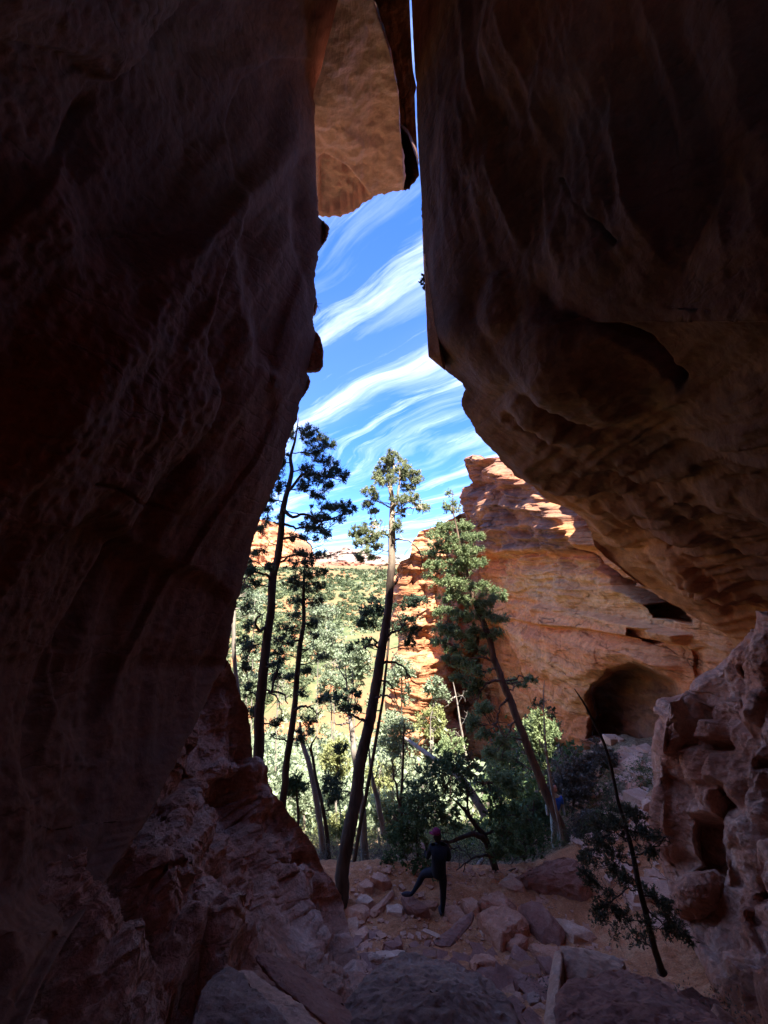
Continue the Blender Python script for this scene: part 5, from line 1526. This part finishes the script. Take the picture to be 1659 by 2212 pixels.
pole('tree', 'grey trunk rising right behind the left cave wall', [(520, 1560, 11.5), (515, 1500, 11.5), (507, 1420, 11.5), (505, 1340, 11.5), (512, 1260, 11.6)], [10, 9, 9, 8, 5], M['bark_pale'],
     lobes=[(520, 1280, 16, 12), (535, 1310, 14, 10), (540, 1225, 12, 9), (525, 1390, 12, 10)], tuft=0.16, leaf=0.06, per=40)
pole('tree', 'pale grey trunk leaning left, left one of the crossed pair behind the slope', [(706, 1884, 13.5), (698, 1830, 13.5), (688, 1760, 13.5), (676, 1690, 13.6), (664, 1640, 13.7), (652, 1600, 13.8), (648, 1560, 13.8)], [15, 14, 13, 12, 11, 9, 5], M['bark_pale'],
     lobes=[(640, 1600, 18, 8), (615, 1625, 16, 9), (668, 1580, 14, 8)], tuft=0.16, leaf=0.06, per=36)
pole('tree', 'slim dark trunk crossing the pale grey one behind the slope', [(714, 1878, 13.3), (706, 1800, 13.3), (694, 1730, 13.3), (684, 1690, 13.4), (676, 1640, 13.5), (672, 1612, 13.5), (684, 1590, 13.5)], [10, 9, 8, 7, 6, 5, 2], M['bark'],
     limbs=[([(700, 1755, 13.3), (712, 1745, 13.2), (708, 1728, 13.2), (716, 1715, 13.2)], 3, 1), ([(674, 1630, 13.5), (664, 1608, 13.4), (656, 1590, 13.4)], 2.5, 3)])
pole('dead_tree', 'broken trunk with splintered pale top behind the thick central trunk', [(795, 1890, 13.6), (787, 1830, 13.6), (783, 1760, 13.6), (775, 1690, 13.7), (766, 1640, 13.8), (762, 1590, 13.9), (757, 1560, 13.9), (752, 1520, 14), (746, 1440, 14)], [20, 17, 15, 14, 13, 12, 9, 6, 2], M['bark_pale'],
     limbs=[([(757, 1560, 13.9), (735, 1566, 13.8), (718, 1560, 13.7)], 4, 4), ([(755, 1540, 14), (762, 1480, 14), (756, 1420, 14)], 3, 6), ([(748, 1470, 14), (730, 1440, 14), (715, 1430, 14)], 3, 5)])
pole('dead_tree', 'leaning dead trunk with torn bark right of the thick central trunk', [(830, 1800, 13.9), (818, 1740, 13.9), (808, 1700, 13.9), (800, 1650, 13.9), (797, 1610, 13.9)], [12, 11, 9, 6, 2], M['bark_pale'], limbs=[([(805, 1690, 13.9), (818, 1660, 13.8), (822, 1630, 13.8)], 3, 4)])
pole('dead_tree', 'thin bare forked snag standing left of the leafy oak', [(866, 1790, 12.6), (866, 1750, 12.6), (868, 1700, 12.6), (871, 1640, 12.6), (872, 1580, 12.6), (873, 1560, 12.6)], [12, 8, 6, 5, 4, 1.5], M['bark_red'],
     limbs=[([(866, 1760, 12.6), (856, 1700, 12.5), (850, 1670, 12.5), (846, 1640, 12.5)], 5, 5), ([(869, 1690, 12.6), (885, 1665, 12.5), (905, 1655, 12.5)], 2.5, 6), ([(871, 1650, 12.6), (850, 1680, 12.5), (846, 1700, 12.5)], 2, 4), ([(872, 1600, 12.6), (882, 1630, 12.5), (884, 1690, 12.5)], 1.6, 5)], bare=2)
pole('dead_tree', 'pale dead snag with bare twigs in front of the shaded cliff face', [(1012, 1650, 21), (1002, 1610, 21), (994, 1560, 21), (988, 1520, 21), (982, 1490, 21), (978, 1470, 21)], [7, 5, 4, 3, 2.4, 1], M['bark_pale'],
     limbs=[([(996, 1570, 21), (1006, 1550, 20.8), (1010, 1535, 20.8)], 1.5, 5), ([(985, 1505, 21), (975, 1510, 20.8), (968, 1525, 20.8)], 1.5, 5), ([(988, 1525, 21), (998, 1505, 20.8), (1003, 1492, 20.8)], 1.5, 5), ([(1000, 1600, 21), (985, 1580, 20.8), (975, 1585, 20.8)], 1.5, 5)])
pole('tree', 'thin bare pale sapling growing beside the leaning fir', [(1214, 1815, 12.6), (1208, 1780, 12.6), (1198, 1730, 12.6), (1188, 1680, 12.6), (1182, 1640, 12.6), (1178, 1600, 12.6), (1176, 1560, 12.6), (1174, 1500, 12.6), (1176, 1470, 12.6)], [8, 7, 6.5, 6, 5, 4, 3, 2, 1], M['bark_pale'],
     limbs=[([(1182, 1635, 12.6), (1172, 1612, 12.5), (1164, 1598, 12.5)], 2.5, 4), ([(1178, 1600, 12.6), (1166, 1570, 12.5), (1160, 1545, 12.5)], 2.2, 4), ([(1190, 1690, 12.6), (1206, 1650, 12.5), (1212, 1630, 12.5)], 2, 4)], lobes=[(1166, 1520, 14, 12), (1190, 1540, 12, 10)], tuft=0.16, leaf=0.06, per=24)

acc = Acc()
pp_ = spline(np.array([P(874, 1594, 15.5), P(900, 1612, 15), P(930, 1634, 14.5), P(985, 1672, 13.8), (P(1010, 1700, 13.5)), P(1048, 1760, 13.2)]), 20)
acc.tube(pp_, np.linspace(0.05, 0.13, 20), 9, rough=0.1)
o = acc.build('fallen_log', M['bark_pale'])
base = pp_[-1]
o.data.transform(Matrix.Translation(-Vector(base)))
o.location = base
tag(o, 'pale dead log leaning out of the oak crown to the upper left', 'log')
acc = Acc()
pp_ = spline(np.array([P(1018, 1888, 12.9), P(1030, 1872, 13.0), P(1044, 1856, 13.1)]), 8)
acc.tube(pp_, np.linspace(0.06, 0.05, 8), 9, rough=0.1)
o = acc.build('broken_branch', M['bark_pale'])
o.data.transform(Matrix.Translation(-Vector(pp_[0])))
o.location = pp_[0]
tag(o, 'short pale broken branch standing left of the foot of the crooked oak', 'branch')

# trees and shrubs in the middle distance: (x, y, rx, ry) of the crown, metres ahead, width
MID = [
    ('shrub', 'pale yellow green valley bush right under the lit foot of the orange butte wall', 930, 1560, 34, 40, 24, 'yellow_leaf'),
    ('tree', 'light green tree against the lower orange cliff, just left of the dead snag', 940, 1500, 26, 44, 27, 'pale_leaf'),
    ('tree', 'soft green tree at the foot of the orange cliff, right of the bright bush', 975, 1610, 34, 30, 20, 'fir'),
    ('tree', 'dull green bushy tree in the shade behind the leaning fir', 1165, 1600, 44, 90, 17.5, 'fir'),
    ('tree', 'blue green shaded tree between the leaning fir and the oak', 1080, 1690, 46, 40, 15.5, 'fir'),
    ('shrub', 'grey brown scrub thicket under the big cliff face', 1240, 1700, 62, 60, 15.0, 'scrub'),
    ('shrub', 'grey twiggy scrub at the lip of the scree below the big alcove', 1300, 1630, 40, 26, 16.5, 'scrub'),
    ('shrub', 'dark green undergrowth left of the foot of the leaning fir', 1150, 1760, 46, 44, 14.2, 'oak'),
    ('shrub', 'dark shrub at the right of the leaning fir trunk', 1262, 1790, 36, 34, 13.4, 'scrub'),
    ('tree', 'pale green juniper low in the valley just right of the thick central trunk', 850, 1590, 40, 56, 19, 'pale_leaf'),
    ('tree', 'bright pale green tree right of the central trunk at mid height', 868, 1470, 30, 60, 26, 'pale_leaf'),
    ('tree', 'frosty green tree crown directly left of the central trunk at mid height', 770, 1440, 40, 50, 30, 'pale_leaf'),
    ('tree', 'big frosty green tree between the slim pine and the central trunk', 720, 1390, 46, 36, 36, 'pale_leaf'),
    ('tree', 'pale green tree below the frosty one, behind the broken trunk', 715, 1480, 40, 36, 28, 'pale_leaf'),
    ('tree', 'yellow green tree low between the crossed grey trunks and the broken trunk', 728, 1640, 34, 46, 18.5, 'yellow_leaf'),
    ('tree', 'pale foliage low behind the slim dark pine', 655, 1720, 30, 50, 17.5, 'pale_leaf'),
    ('tree', 'pale tree filling the gap between the two dark left pines', 600, 1500, 30, 80, 22, 'pale_leaf'),
    ('tree', 'pale tree right beside the lip of the left cave wall', 535, 1450, 34, 80, 22, 'pale_leaf'),
    ('tree', 'grey green juniper behind the upper part of the slim dark pine', 690, 1330, 34, 26, 46, 'pale_leaf'),
    ('tree', 'grey green juniper behind the tall pine at the height of its lower boughs', 550, 1310, 34, 34, 42, 'pale_leaf'),
    ('tree', 'silvery bush low right of the broken trunk', 820, 1680, 30, 40, 17, 'yellow_leaf'),
    ('shrub', 'sunlit yellow bush at the sand edge left of the forked snag', 835, 1760, 26, 40, 15.5, 'yellow_leaf'),
    ('shrub', 'green shrub between the pale leaning trunk and the thick trunk', 735, 1780, 26, 44, 15, 'yellow_leaf'),
    ('shrub', 'dark bush under the slim dark pine beside the slope', 640, 1700, 22, 34, 13, 'oak'),
]
for nm, lb, x, y, rx, ry, Yd, mt in MID:
    g = Yd / F
    foot_z = float(ground_z(P(x, y, Yd)[0], Yd))
    top_ = P(x, y - ry * 0.5, Yd)
    # trunk foot on the ground below the crown
    X0 = P(x, y, Yd)[0] * 0.98
    bx = np.array([X0, Yd, foot_z - 0.2])
    cyv = bx[2] / bx[1]
    # row of that foot in the frame
    tt = math.atan2(bx[2], bx[1]) - PITCH
    yb = CY - F * math.tan(tt)
    xb = CX + F * (bx[0] / (bx[1] * math.cos(PITCH) + bx[2] * math.sin(PITCH)))
    lobes = []
    k = 16 if rx * ry > 1500 else 10
    for _ in range(k):
        a, r_ = rng.uniform(0, 6.28), rng.uniform(0, 1) ** 0.5
        lobes.append((x + math.cos(a) * r_ * rx * 0.72, y + math.sin(a) * r_ * ry * 0.75, rx * rng.uniform(.26, .5), rx * rng.uniform(.16, .34)))
    lf_ = 0.0052 * Yd
    tree(nm, lb, 'bush' if nm == 'shrub' else 'tree', [(xb, yb, Yd), ((xb + x) / 2 + rng.uniform(-6, 6), (yb + y) / 2, Yd), (x, y, Yd), (x + rng.uniform(-6, 6), y - ry * 0.7, Yd)], [120 / Yd, 90 / Yd, 60 / Yd, 20 / Yd],
         lobes, M[mt], M['bark_pale'] if mt in ('pale_leaf', 'yellow_leaf') else M['bark'], leaf=lf_, per=34, tuft=0.014 * Yd, depth=rx * g * 1.2, dens=0.8, limb_r=0.0012 * Yd, slim=0.5, twigs=False, sides=6, bare=3)

# trees standing on the rim of the butte
def rim_tree(name, label, x, y0, y1, w, Yd, mat, dead=False):
    lobes = [] if dead else [(x + rng.uniform(-.25, .25) * w * (0.3 + f), y1 + (y0 - y1) * (0.12 + 0.75 * f), w * (0.15 + 0.38 * f), (y0 - y1) * 0.14) for f in np.linspace(0, 1, 8)]
    tree(name, label, 'tree', [(x, y0 + 4, Yd), (x, (y0 + y1) / 2, Yd), (x, y1, Yd)], [2.6, 2, 0.8], lobes, mat, M['bark'], leaf=0.17, per=36, tuft=0.36, depth=0.7, twigs=False, limb_r=0.03, sides=5,
         limbs=[([(x, y1 + 10, Yd), (x + 5, y1 + 4, Yd), (x + 8, y1 + 3, Yd)], 1.2, 4), ([(x, y1 + 18, Yd), (x - 5, y1 + 12, Yd), (x - 8, y1 + 12, Yd)], 1.2, 4)] if dead else ())


rim_tree('tree', 'bright green tree standing on the rim of the canyon cliff', 1036, 1100, 1050, 26, 41, M['pale_leaf'])
rim_tree('dead_tree', 'tiny dead tree on the cliff rim beside the bright green tree', 1012, 1100, 1074, 8, 41, M['pine'], True)
tree('shrub', 'low olive bushes on the cliff rim behind the top of the leaning fir', 'bush', [(1000, 1112, 41), (1000, 1106, 41), (1000, 1100, 41)], [2, 1.5, 1], [(990, 1102, 12, 6), (1008, 1098, 14, 6), (1024, 1098, 12, 6)], M['pale_leaf'], M['bark'], leaf=0.17, per=36, tuft=0.36, depth=0.7, twigs=False, limb_r=0.02, sides=5)

# little plants on the cave lips
tree('cliff_shrub', 'small tufted shrub clinging to the right lip of the cave against the sky', 'shrub', [(924, 612, 6.1), (920, 608, 6.1), (915, 606, 6.1)], [3, 2, 1], [(917, 600, 6, 7), (914, 612, 5, 7), (919, 620, 4, 5)], M['pine'], M['bark'], leaf=0.03, per=26, tuft=0.045, depth=0.05, dens=0.8, limb_r=0.004, sides=5)
tree('cliff_shrub', 'tiny sprig on the right cave lip below the tufted shrub', 'shrub', [(926, 716, 6.2), (924, 714, 6.2), (921, 712, 6.2)], [1.5, 1, .6], [(921, 712, 2.5, 3)], M['fir'], M['bark'], leaf=0.02, per=14, tuft=0.02, depth=0.02, dens=0.8, limb_r=0.002, sides=4)
acc = Acc()
for a, b in (((676, 652, 6.35), (694, 664, 6.35)), ((684, 657, 6.35), (696, 655, 6.35)), ((686, 660, 6.35), (693, 674, 6.35))):
    limb(acc, P(*a), P(*b), 0.004, 0.0015, 0.0, 0.1, 6, 4)
o = acc.build('dead_twig', M['bark'])
o.data.transform(Matrix.Translation(-Vector(P(676, 652, 6.35))))
o.location = P(676, 652, 6.35)
tag(o, 'bare twig poking out of the left cave lip against the sky', 'twig')

# understory litter plants along the sand edge
def weeds(name, label, spots, mat, h, leaf):
    acc = Acc()
    for x, y, s in spots:
        z = float(ground_z(x, y))
        c = np.array([x, y, z + h * s * 0.35])
        n = int(60 * s)
        V, Q = clump(c, h * s * 0.7, np.array([0, 0, 0.6]), n, leaf, 0.35)
        acc.add(V, Q)
    return tag(acc.build(name, mat, smooth_shade=False), label, kind='stuff')


sp = [(rng.uniform(-4.5, 6.5), rng.uniform(12.6, 20), rng.uniform(0.4, 1.2)) for _ in range(700)]
weeds('undergrowth', 'low dry undergrowth and leaf litter beyond the sand shelf', sp, M['scrub'], 0.6, 0.06)
sp = [(rng.uniform(-5, 6), rng.uniform(13.5, 22), rng.uniform(0.5, 1.4)) for _ in range(420)]
weeds('undergrowth', 'yellow green brush at the foot of the valley trees', sp, M['yellow_leaf'], 0.9, 0.08)
sp = [(rng.uniform(3.5, 9.0), rng.uniform(12.4, 18), rng.uniform(0.5, 1.4)) for _ in range(200)]
weeds('undergrowth', 'olive brush on the bank under the canyon cliff', sp, M['oak'], 0.6, 0.06)
sp = [(rng.uniform(1.9, 3.6), rng.uniform(4.3, 6.2), rng.uniform(0.5, 1.1)) for _ in range(46)]
weeds('dry_brush', 'dry grey brush around the foot of the juniper sapling', sp, M['scrub'], 0.38, 0.03)

# the woods of the valley floor and the shrubs dotting the far slopes
def mass(name, label, n, Yr, ang, size, mat, leaf, per, squash=0.7, keep=None):
    acc = Acc()
    lo, hi = Yr
    for _ in range(n):
        Yd = math.exp(rng.uniform(math.log(lo), math.log(hi)))
        xf = rng.uniform(*ang)
        X = P(xf, 1250, Yd)[0]
        z = float(ground_z(X, Yd))
        if Yd > 60 and vnoise(np.array([[X, Yd, 0]]) * (3.0 / (lo * hi) ** 0.5), 17)[0] < -0.45:
            continue
        s = size * float(np.clip(rng.lognormal(-0.1, 0.45), 0.35, 2.2))
        m_ = per
        q = rng.normal(size=(m_, 3))
        q /= np.linalg.norm(q, axis=1, keepdims=True)
        q[:, 2] = np.abs(q[:, 2]) * 1.0 - 0.15
        q *= rng.uniform(0.45, 1.0, (m_, 1)) * (1 + 0.35 * vnoise(q * 2.2 + X, 8))[:, None]
        c = np.array([X, Yd, z]) + q * [s, s, s * squash * 1.5]
        V, Q = leaf_cards(c, leaf * (0.25 + Yd / hi), slim=0.6)
        acc.add(V, Q)
    return tag(acc.build(name, mat, smooth_shade=False), label, kind='stuff')


mass('woodland', 'pale green valley woodland below the cave mouth', 900, (19, 95), (440, 980), 1.5, M['pale_leaf'], 0.55, 260, 1.1)
mass('woodland', 'darker trees mixed through the valley woodland', 260, (24, 140), (440, 980), 1.6, M['cypress'], 0.7, 240, 1.1)
mass('far_shrubs', 'dark green shrubs dotting the far valley slope', 3600, (60, 400), (470, 980), 1.5, M['scrub_green'], 1.7, 44, 0.8)
mass('far_shrubs', 'pale shrubs dotting the far valley slope', 1500, (60, 380), (470, 980), 1.2, M['cypress'], 1.6, 44, 0.7)

mass('brush', 'olive brush and small oaks on the bank between the leaning fir and the cliff', 150, (15, 34), (960, 1230), 0.8, M['oak'], 0.28, 200, 1.0)
mass('brush', 'dry grey brush on the bank below the orange butte', 110, (17, 38), (880, 1200), 0.7, M['scrub'], 0.26, 180, 0.9)


# ------------------------------------------------------------------ people
M['jacket'] = cloth_mat('black jacket cloth', (0.012, 0.013, 0.020))
M['trousers'] = cloth_mat('dark navy leggings', (0.014, 0.016, 0.028))
M['cap'] = cloth_mat('maroon cap cloth', (0.16, 0.012, 0.055))
M['skin'] = cloth_mat('skin', (0.42, 0.24, 0.17), 0.55)
M['hair'] = cloth_mat('dark hair', (0.02, 0.014, 0.011), 0.6)
M['boot'] = cloth_mat('dark boots', (0.05, 0.04, 0.05), 0.7)
M['blue'] = cloth_mat('bright blue shirt', (0.03, 0.12, 0.50))
M['khaki'] = cloth_mat('pale trousers', (0.42, 0.45, 0.38))


def skin_mesh(name, chains, mat, root_idx=0, sub=2):
    """chains: list of [(x, y, z, rx[, ry])...] ; the first point of each later chain may be an index into the points so far"""
    pts, edges = [], []
    for ch in chains:
        prev = None
        for p in ch:
            if isinstance(p, int):
                prev = p
                continue
            pts.append(p)
            if prev is not None:
                edges.append((prev, len(pts) - 1))
            prev = len(pts) - 1
    me = bpy.data.meshes.new(name)
    me.from_pydata([p[:3] for p in pts], edges, [])
    o = bpy.data.objects.new(name, me)
    SC.collection.objects.link(o)
    md = o.modifiers.new('skin', 'SKIN')
    sv = me.skin_vertices[0].data
    for i, p in enumerate(pts):
        sv[i].radius = (p[3], p[4] if len(p) > 4 else p[3])
        sv[i].use_root = i == root_idx
    sb = o.modifiers.new('sub', 'SUBSURF')
    sb.levels = sb.render_levels = sub
    dg = bpy.context.evaluated_depsgraph_get()
    ev = o.evaluated_get(dg)
    m2 = bpy.data.meshes.new_from_object(ev)
    m2.materials.clear()
    m2.materials.append(mat)
    m2.polygons.foreach_set('use_smooth', np.ones(len(m2.polygons), bool))
    o.modifiers.clear()
    o.data = m2
    return o


def ball(name, c, r, mat, parent, flatten=None, seg=20):
    bm = bmesh.new()
    bmesh.ops.create_uvsphere(bm, u_segments=seg, v_segments=seg // 2 + 2, radius=1)
    for v in bm.verts:
        v.co = Vector((v.co.x * r[0], v.co.y * r[1], v.co.z * r[2]))
        if flatten:
            flatten(v)
        v.co += Vector(c)
    me = bpy.data.meshes.new(name)
    bm.to_mesh(me)
    bm.free()
    me.materials.append(mat)
    me.polygons.foreach_set('use_smooth', np.ones(len(me.polygons), bool))
    return link(name, me, parent)


def hand_chains(w, f, up, s=1.0):
    """a palm and five bent fingers from wrist w, pointing along f"""
    w, f, up = np.array(w, float), np.array(f, float), np.array(up, float)
    f /= np.linalg.norm(f)
    sd = np.cross(f, up)
    sd /= np.linalg.norm(sd)
    up = np.cross(sd, f)
    ch = [[(*w, .024, .018), (*(w + f * .05 * s), .034, .016), (*(w + f * .085 * s), .034, .015)]]
    for k, (o_, L) in enumerate(((-.03, .075), (-.010, .085), (.010, .08), (.028, .062))):
        b = w + f * .085 * s + sd * o_
        ch.append([2, (*(b + f * L * .35), .0095), (*(b + f * L * .75 - up * .015), .0085), (*(b + f * L * .95 - up * .035), .007)])
    ch.append([1, (*(w + f * .05 * s + sd * -.045 - up * .01), .011), (*(w + f * .085 * s + sd * -.058 - up * .02), .009)])
    return ch


def head_mesh(name, c, yaw, parent, mat):
    """a head with brow, nose, mouth, chin and ears, facing yaw"""
    bm = bmesh.new()
    bmesh.ops.create_uvsphere(bm, u_segments=32, v_segments=24, radius=1)
    for v in bm.verts:
        x, y, z = v.co
        f = max(0, y)
        X = x * 0.074 * (1 - 0.22 * max(0, -z))
        Yv = y * (0.092 if y > 0 else 0.098)
        Z = z * 0.115
        if y > 0:
            Yv -= 0.010 * math.exp(-((abs(x) - .42) ** 2) / .03 - ((z - .05) ** 2) / .02)      # eye sockets
            Yv += 0.026 * math.exp(-(x ** 2) / .012 - ((z + .18) ** 2) / .02) + 0.012 * math.exp(-(x ** 2) / .01 - ((z) ** 2) / .03)  # nose
            Yv += 0.007 * math.exp(-(x ** 2) / .06 - ((z + .47) ** 2) / .004) + 0.010 * math.exp(-(x ** 2) / .05 - ((z + .8) ** 2) / .02)  # lips, chin
        e = math.exp(-((y + .05) ** 2) / .02 - ((z + .05) ** 2) / .04)
        if abs(x) > .8:
            X += math.copysign(0.014 * e, x)
        v.co = Vector((X, Yv, Z))
    R = Matrix.Rotation(yaw, 3, 'Z')
    for v in bm.verts:
        v.co = R @ v.co + Vector(c)
    me = bpy.data.meshes.new(name)
    bm.to_mesh(me)
    bm.free()
    me.materials.append(mat)
    me.polygons.foreach_set('use_smooth', np.ones(len(me.polygons), bool))
    return link(name, me, parent)


# the person in the maroon cap, stepping up to the left, seen from behind
foot = on_ground(955, 1976, 0.02)
root = empty('person', tuple(foot))
tag(root, 'person in black with a maroon cap, one foot raised on a rock', 'person')
H = 1.70
lz = 0.0
raised = on_ground(884, 1938, 0.26) - foot
# joints, metres from the standing foot; x to the right, y away
hipR, hipL = (0.02, 0.02, 0.86), (-0.15, 0.02, 0.86)
body = skin_mesh('body', [
    [(-0.065, 0.02, 0.90, .15, .12), (-0.06, 0.02, 1.02, .135, .105), (-0.055, 0.01, 1.18, .15, .11), (-0.05, 0.0, 1.33, .165, .105), (-0.06, 0.01, 1.42, .10, .08), (-0.075, 0.02, 1.49, .052, .052), (-0.085, 0.03, 1.55, .05, .05)],
    [0, (0.02, 0.02, 0.84, .105), (0.035, 0.05, 0.62, .10), (0.04, 0.06, 0.46, .078), (0.03, 0.03, 0.28, .070), (0.01, 0.0, 0.09, .050), (0.00, 0.0, 0.05, .040), (-0.03, 0.10, 0.03, .036), (-0.05, 0.17, 0.025, .03)],
    [0, (-0.15, 0.04, 0.83, .105), (-0.30, 0.16, 0.74, .10), (-0.40, 0.24, 0.66, .082), (-0.46, 0.23, 0.52, .072), (raised[0] + 0.10, raised[1] + 0.0, raised[2] + 0.12, .042), (raised[0] + 0.05, raised[1], raised[2] + 0.06, .040), (raised[0] - 0.06, raised[1] + 0.02, raised[2] + 0.045, .034), (raised[0] - 0.14, raised[1] + 0.02, raised[2] + 0.04, .028)],
], M['trousers'], 0)
body.parent = root
jacket = skin_mesh('jacket', [
    [(-0.065, 0.02, 0.74, .24, .19), (-0.06, 0.02, 0.95, .23, .18), (-0.055, 0.01, 1.12, .235, .17), (-0.05, 0.0, 1.30, .25, .17), (-0.055, 0.01, 1.40, .15, .12), (-0.075, 0.02, 1.48, .085, .08)],
    [3, (0.13, 0.01, 1.36, .075), (0.17, 0.02, 1.22, .062), (0.18, 0.05, 1.08, .052), (0.10, 0.20, 1.03, .043), (0.02, 0.28, 1.04, .036)],
    [3, (-0.22, 0.02, 1.36, .075), (-0.27, 0.06, 1.20, .060), (-0.29, 0.12, 1.08, .050), (-0.33, 0.22, 1.10, .042), (-0.34, 0.28, 1.13, .036)],
], M['jacket'], 0)
jacket.parent = root
for w, f in (((-0.345, 0.29, 1.14), (-0.25, 0.6, 0.45)), ((0.0, 0.29, 1.04), (-0.7, 0.5, 0.1))):
    h = skin_mesh('hand', hand_chains(w, f, (0, 0, 1)), M['skin'], 0)
    h.parent = root
head_mesh('head', (-0.10, 0.04, 1.62), math.radians(62), root, M['skin'])
ball('hair', (-0.078, 0.028, 1.585), (0.092, 0.094, 0.125), M['hair'], root)
cp = ball('cap', (-0.095, 0.035, 1.665), (0.096, 0.108, 0.085), M['cap'], root, flatten=lambda v: setattr(v.co, 'z', max(v.co.z, -0.018)))
bm = bmesh.new()
ring = []
R = Matrix.Rotation(math.radians(62), 3, 'Z')
for k in range(13):
    a = math.radians(-75 + 150 * k / 12)
    inner = R @ Vector((math.sin(a) * 0.085, math.cos(a) * 0.085 + 0.01, 0))
    outer = R @ Vector((math.sin(a) * 0.085, math.cos(a) * 0.085 + 0.075 * math.cos(a) + 0.015, -0.012 - 0.02 * math.cos(a)))
    ring.append([bm.verts.new(inner), bm.verts.new(outer), bm.verts.new(outer - Vector((0, 0, .005))), bm.verts.new(inner - Vector((0, 0, .005)))])
for a, b in zip(ring[:-1], ring[1:]):
    for k in range(4):
        bm.faces.new((a[k], a[(k + 1) % 4], b[(k + 1) % 4], b[k]))
bm.faces.new(ring[0])
bm.faces.new(ring[-1][::-1])
bmesh.ops.translate(bm, verts=bm.verts, vec=(-0.095, 0.035, 1.65))
me = bpy.data.meshes.new('brim')
bm.to_mesh(me)
bm.free()
me.materials.append(M['cap'])
link('brim', me, cp)
for nm_, c in (('boot', (-0.025, 0.06, 0.045)), ('boot', (raised[0] - 0.04, raised[1] + 0.01, raised[2] + 0.055))):
    d = (0.050, 0.135, 0.05) if c[0] > -0.2 else (0.14, 0.052, 0.05)
    ball(nm_, c, d, M['boot'], root, flatten=lambda v: setattr(v.co, 'z', max(v.co.z, -0.035)))
root.rotation_euler = (0, 0, 0)
root.scale = (1, 1, 1)

# a walker far down the path behind the leaning fir
fz = on_ground(1203, 1832, 0.0)
root = empty('person', tuple(fz))
tag(root, 'distant walker in a bright blue shirt half hidden by the leaning fir trunk', 'person')
b_ = skin_mesh('body', [[(0, 0, .92, .14, .11), (0, 0, 1.15, .14, .10), (0, 0, 1.35, .15, .10), (0, 0, 1.50, .05), (0, 0, 1.56, .05)],
                        [0, (.08, 0, .85, .09), (.09, .02, .48, .062), (.09, 0, .08, .042), (.09, -.12, .03, .035)],
                        [0, (-.08, 0, .85, .09), (-.11, -.06, .48, .062), (-.10, .06, .08, .042), (-.10, -.06, .03, .035)],
                        [2, (.17, 0, 1.38, .06), (.24, 0, 1.12, .045), (.24, -.10, .92, .035)],
                        [2, (-.17, 0, 1.38, .06), (-.25, 0, 1.12, .045), (-.26, -.08, .92, .035)]], M['khaki'], 0)
b_.parent = root
s_ = skin_mesh('shirt', [[(0, 0, .98, .16, .125), (0, 0, 1.15, .155, .12), (0, 0, 1.35, .17, .115), (0, 0, 1.44, .09)], [2, (.18, 0, 1.38, .07), (.235, 0, 1.18, .055)], [2, (-.18, 0, 1.38, .07), (-.245, 0, 1.18, .055)]], M['blue'], 0)
s_.parent = root
head_mesh('head', (0, -0.02, 1.64), math.radians(200), root, M['skin'])
ball('hair', (0, 0.02, 1.68), (0.085, 0.095, 0.09), M['hair'], root)
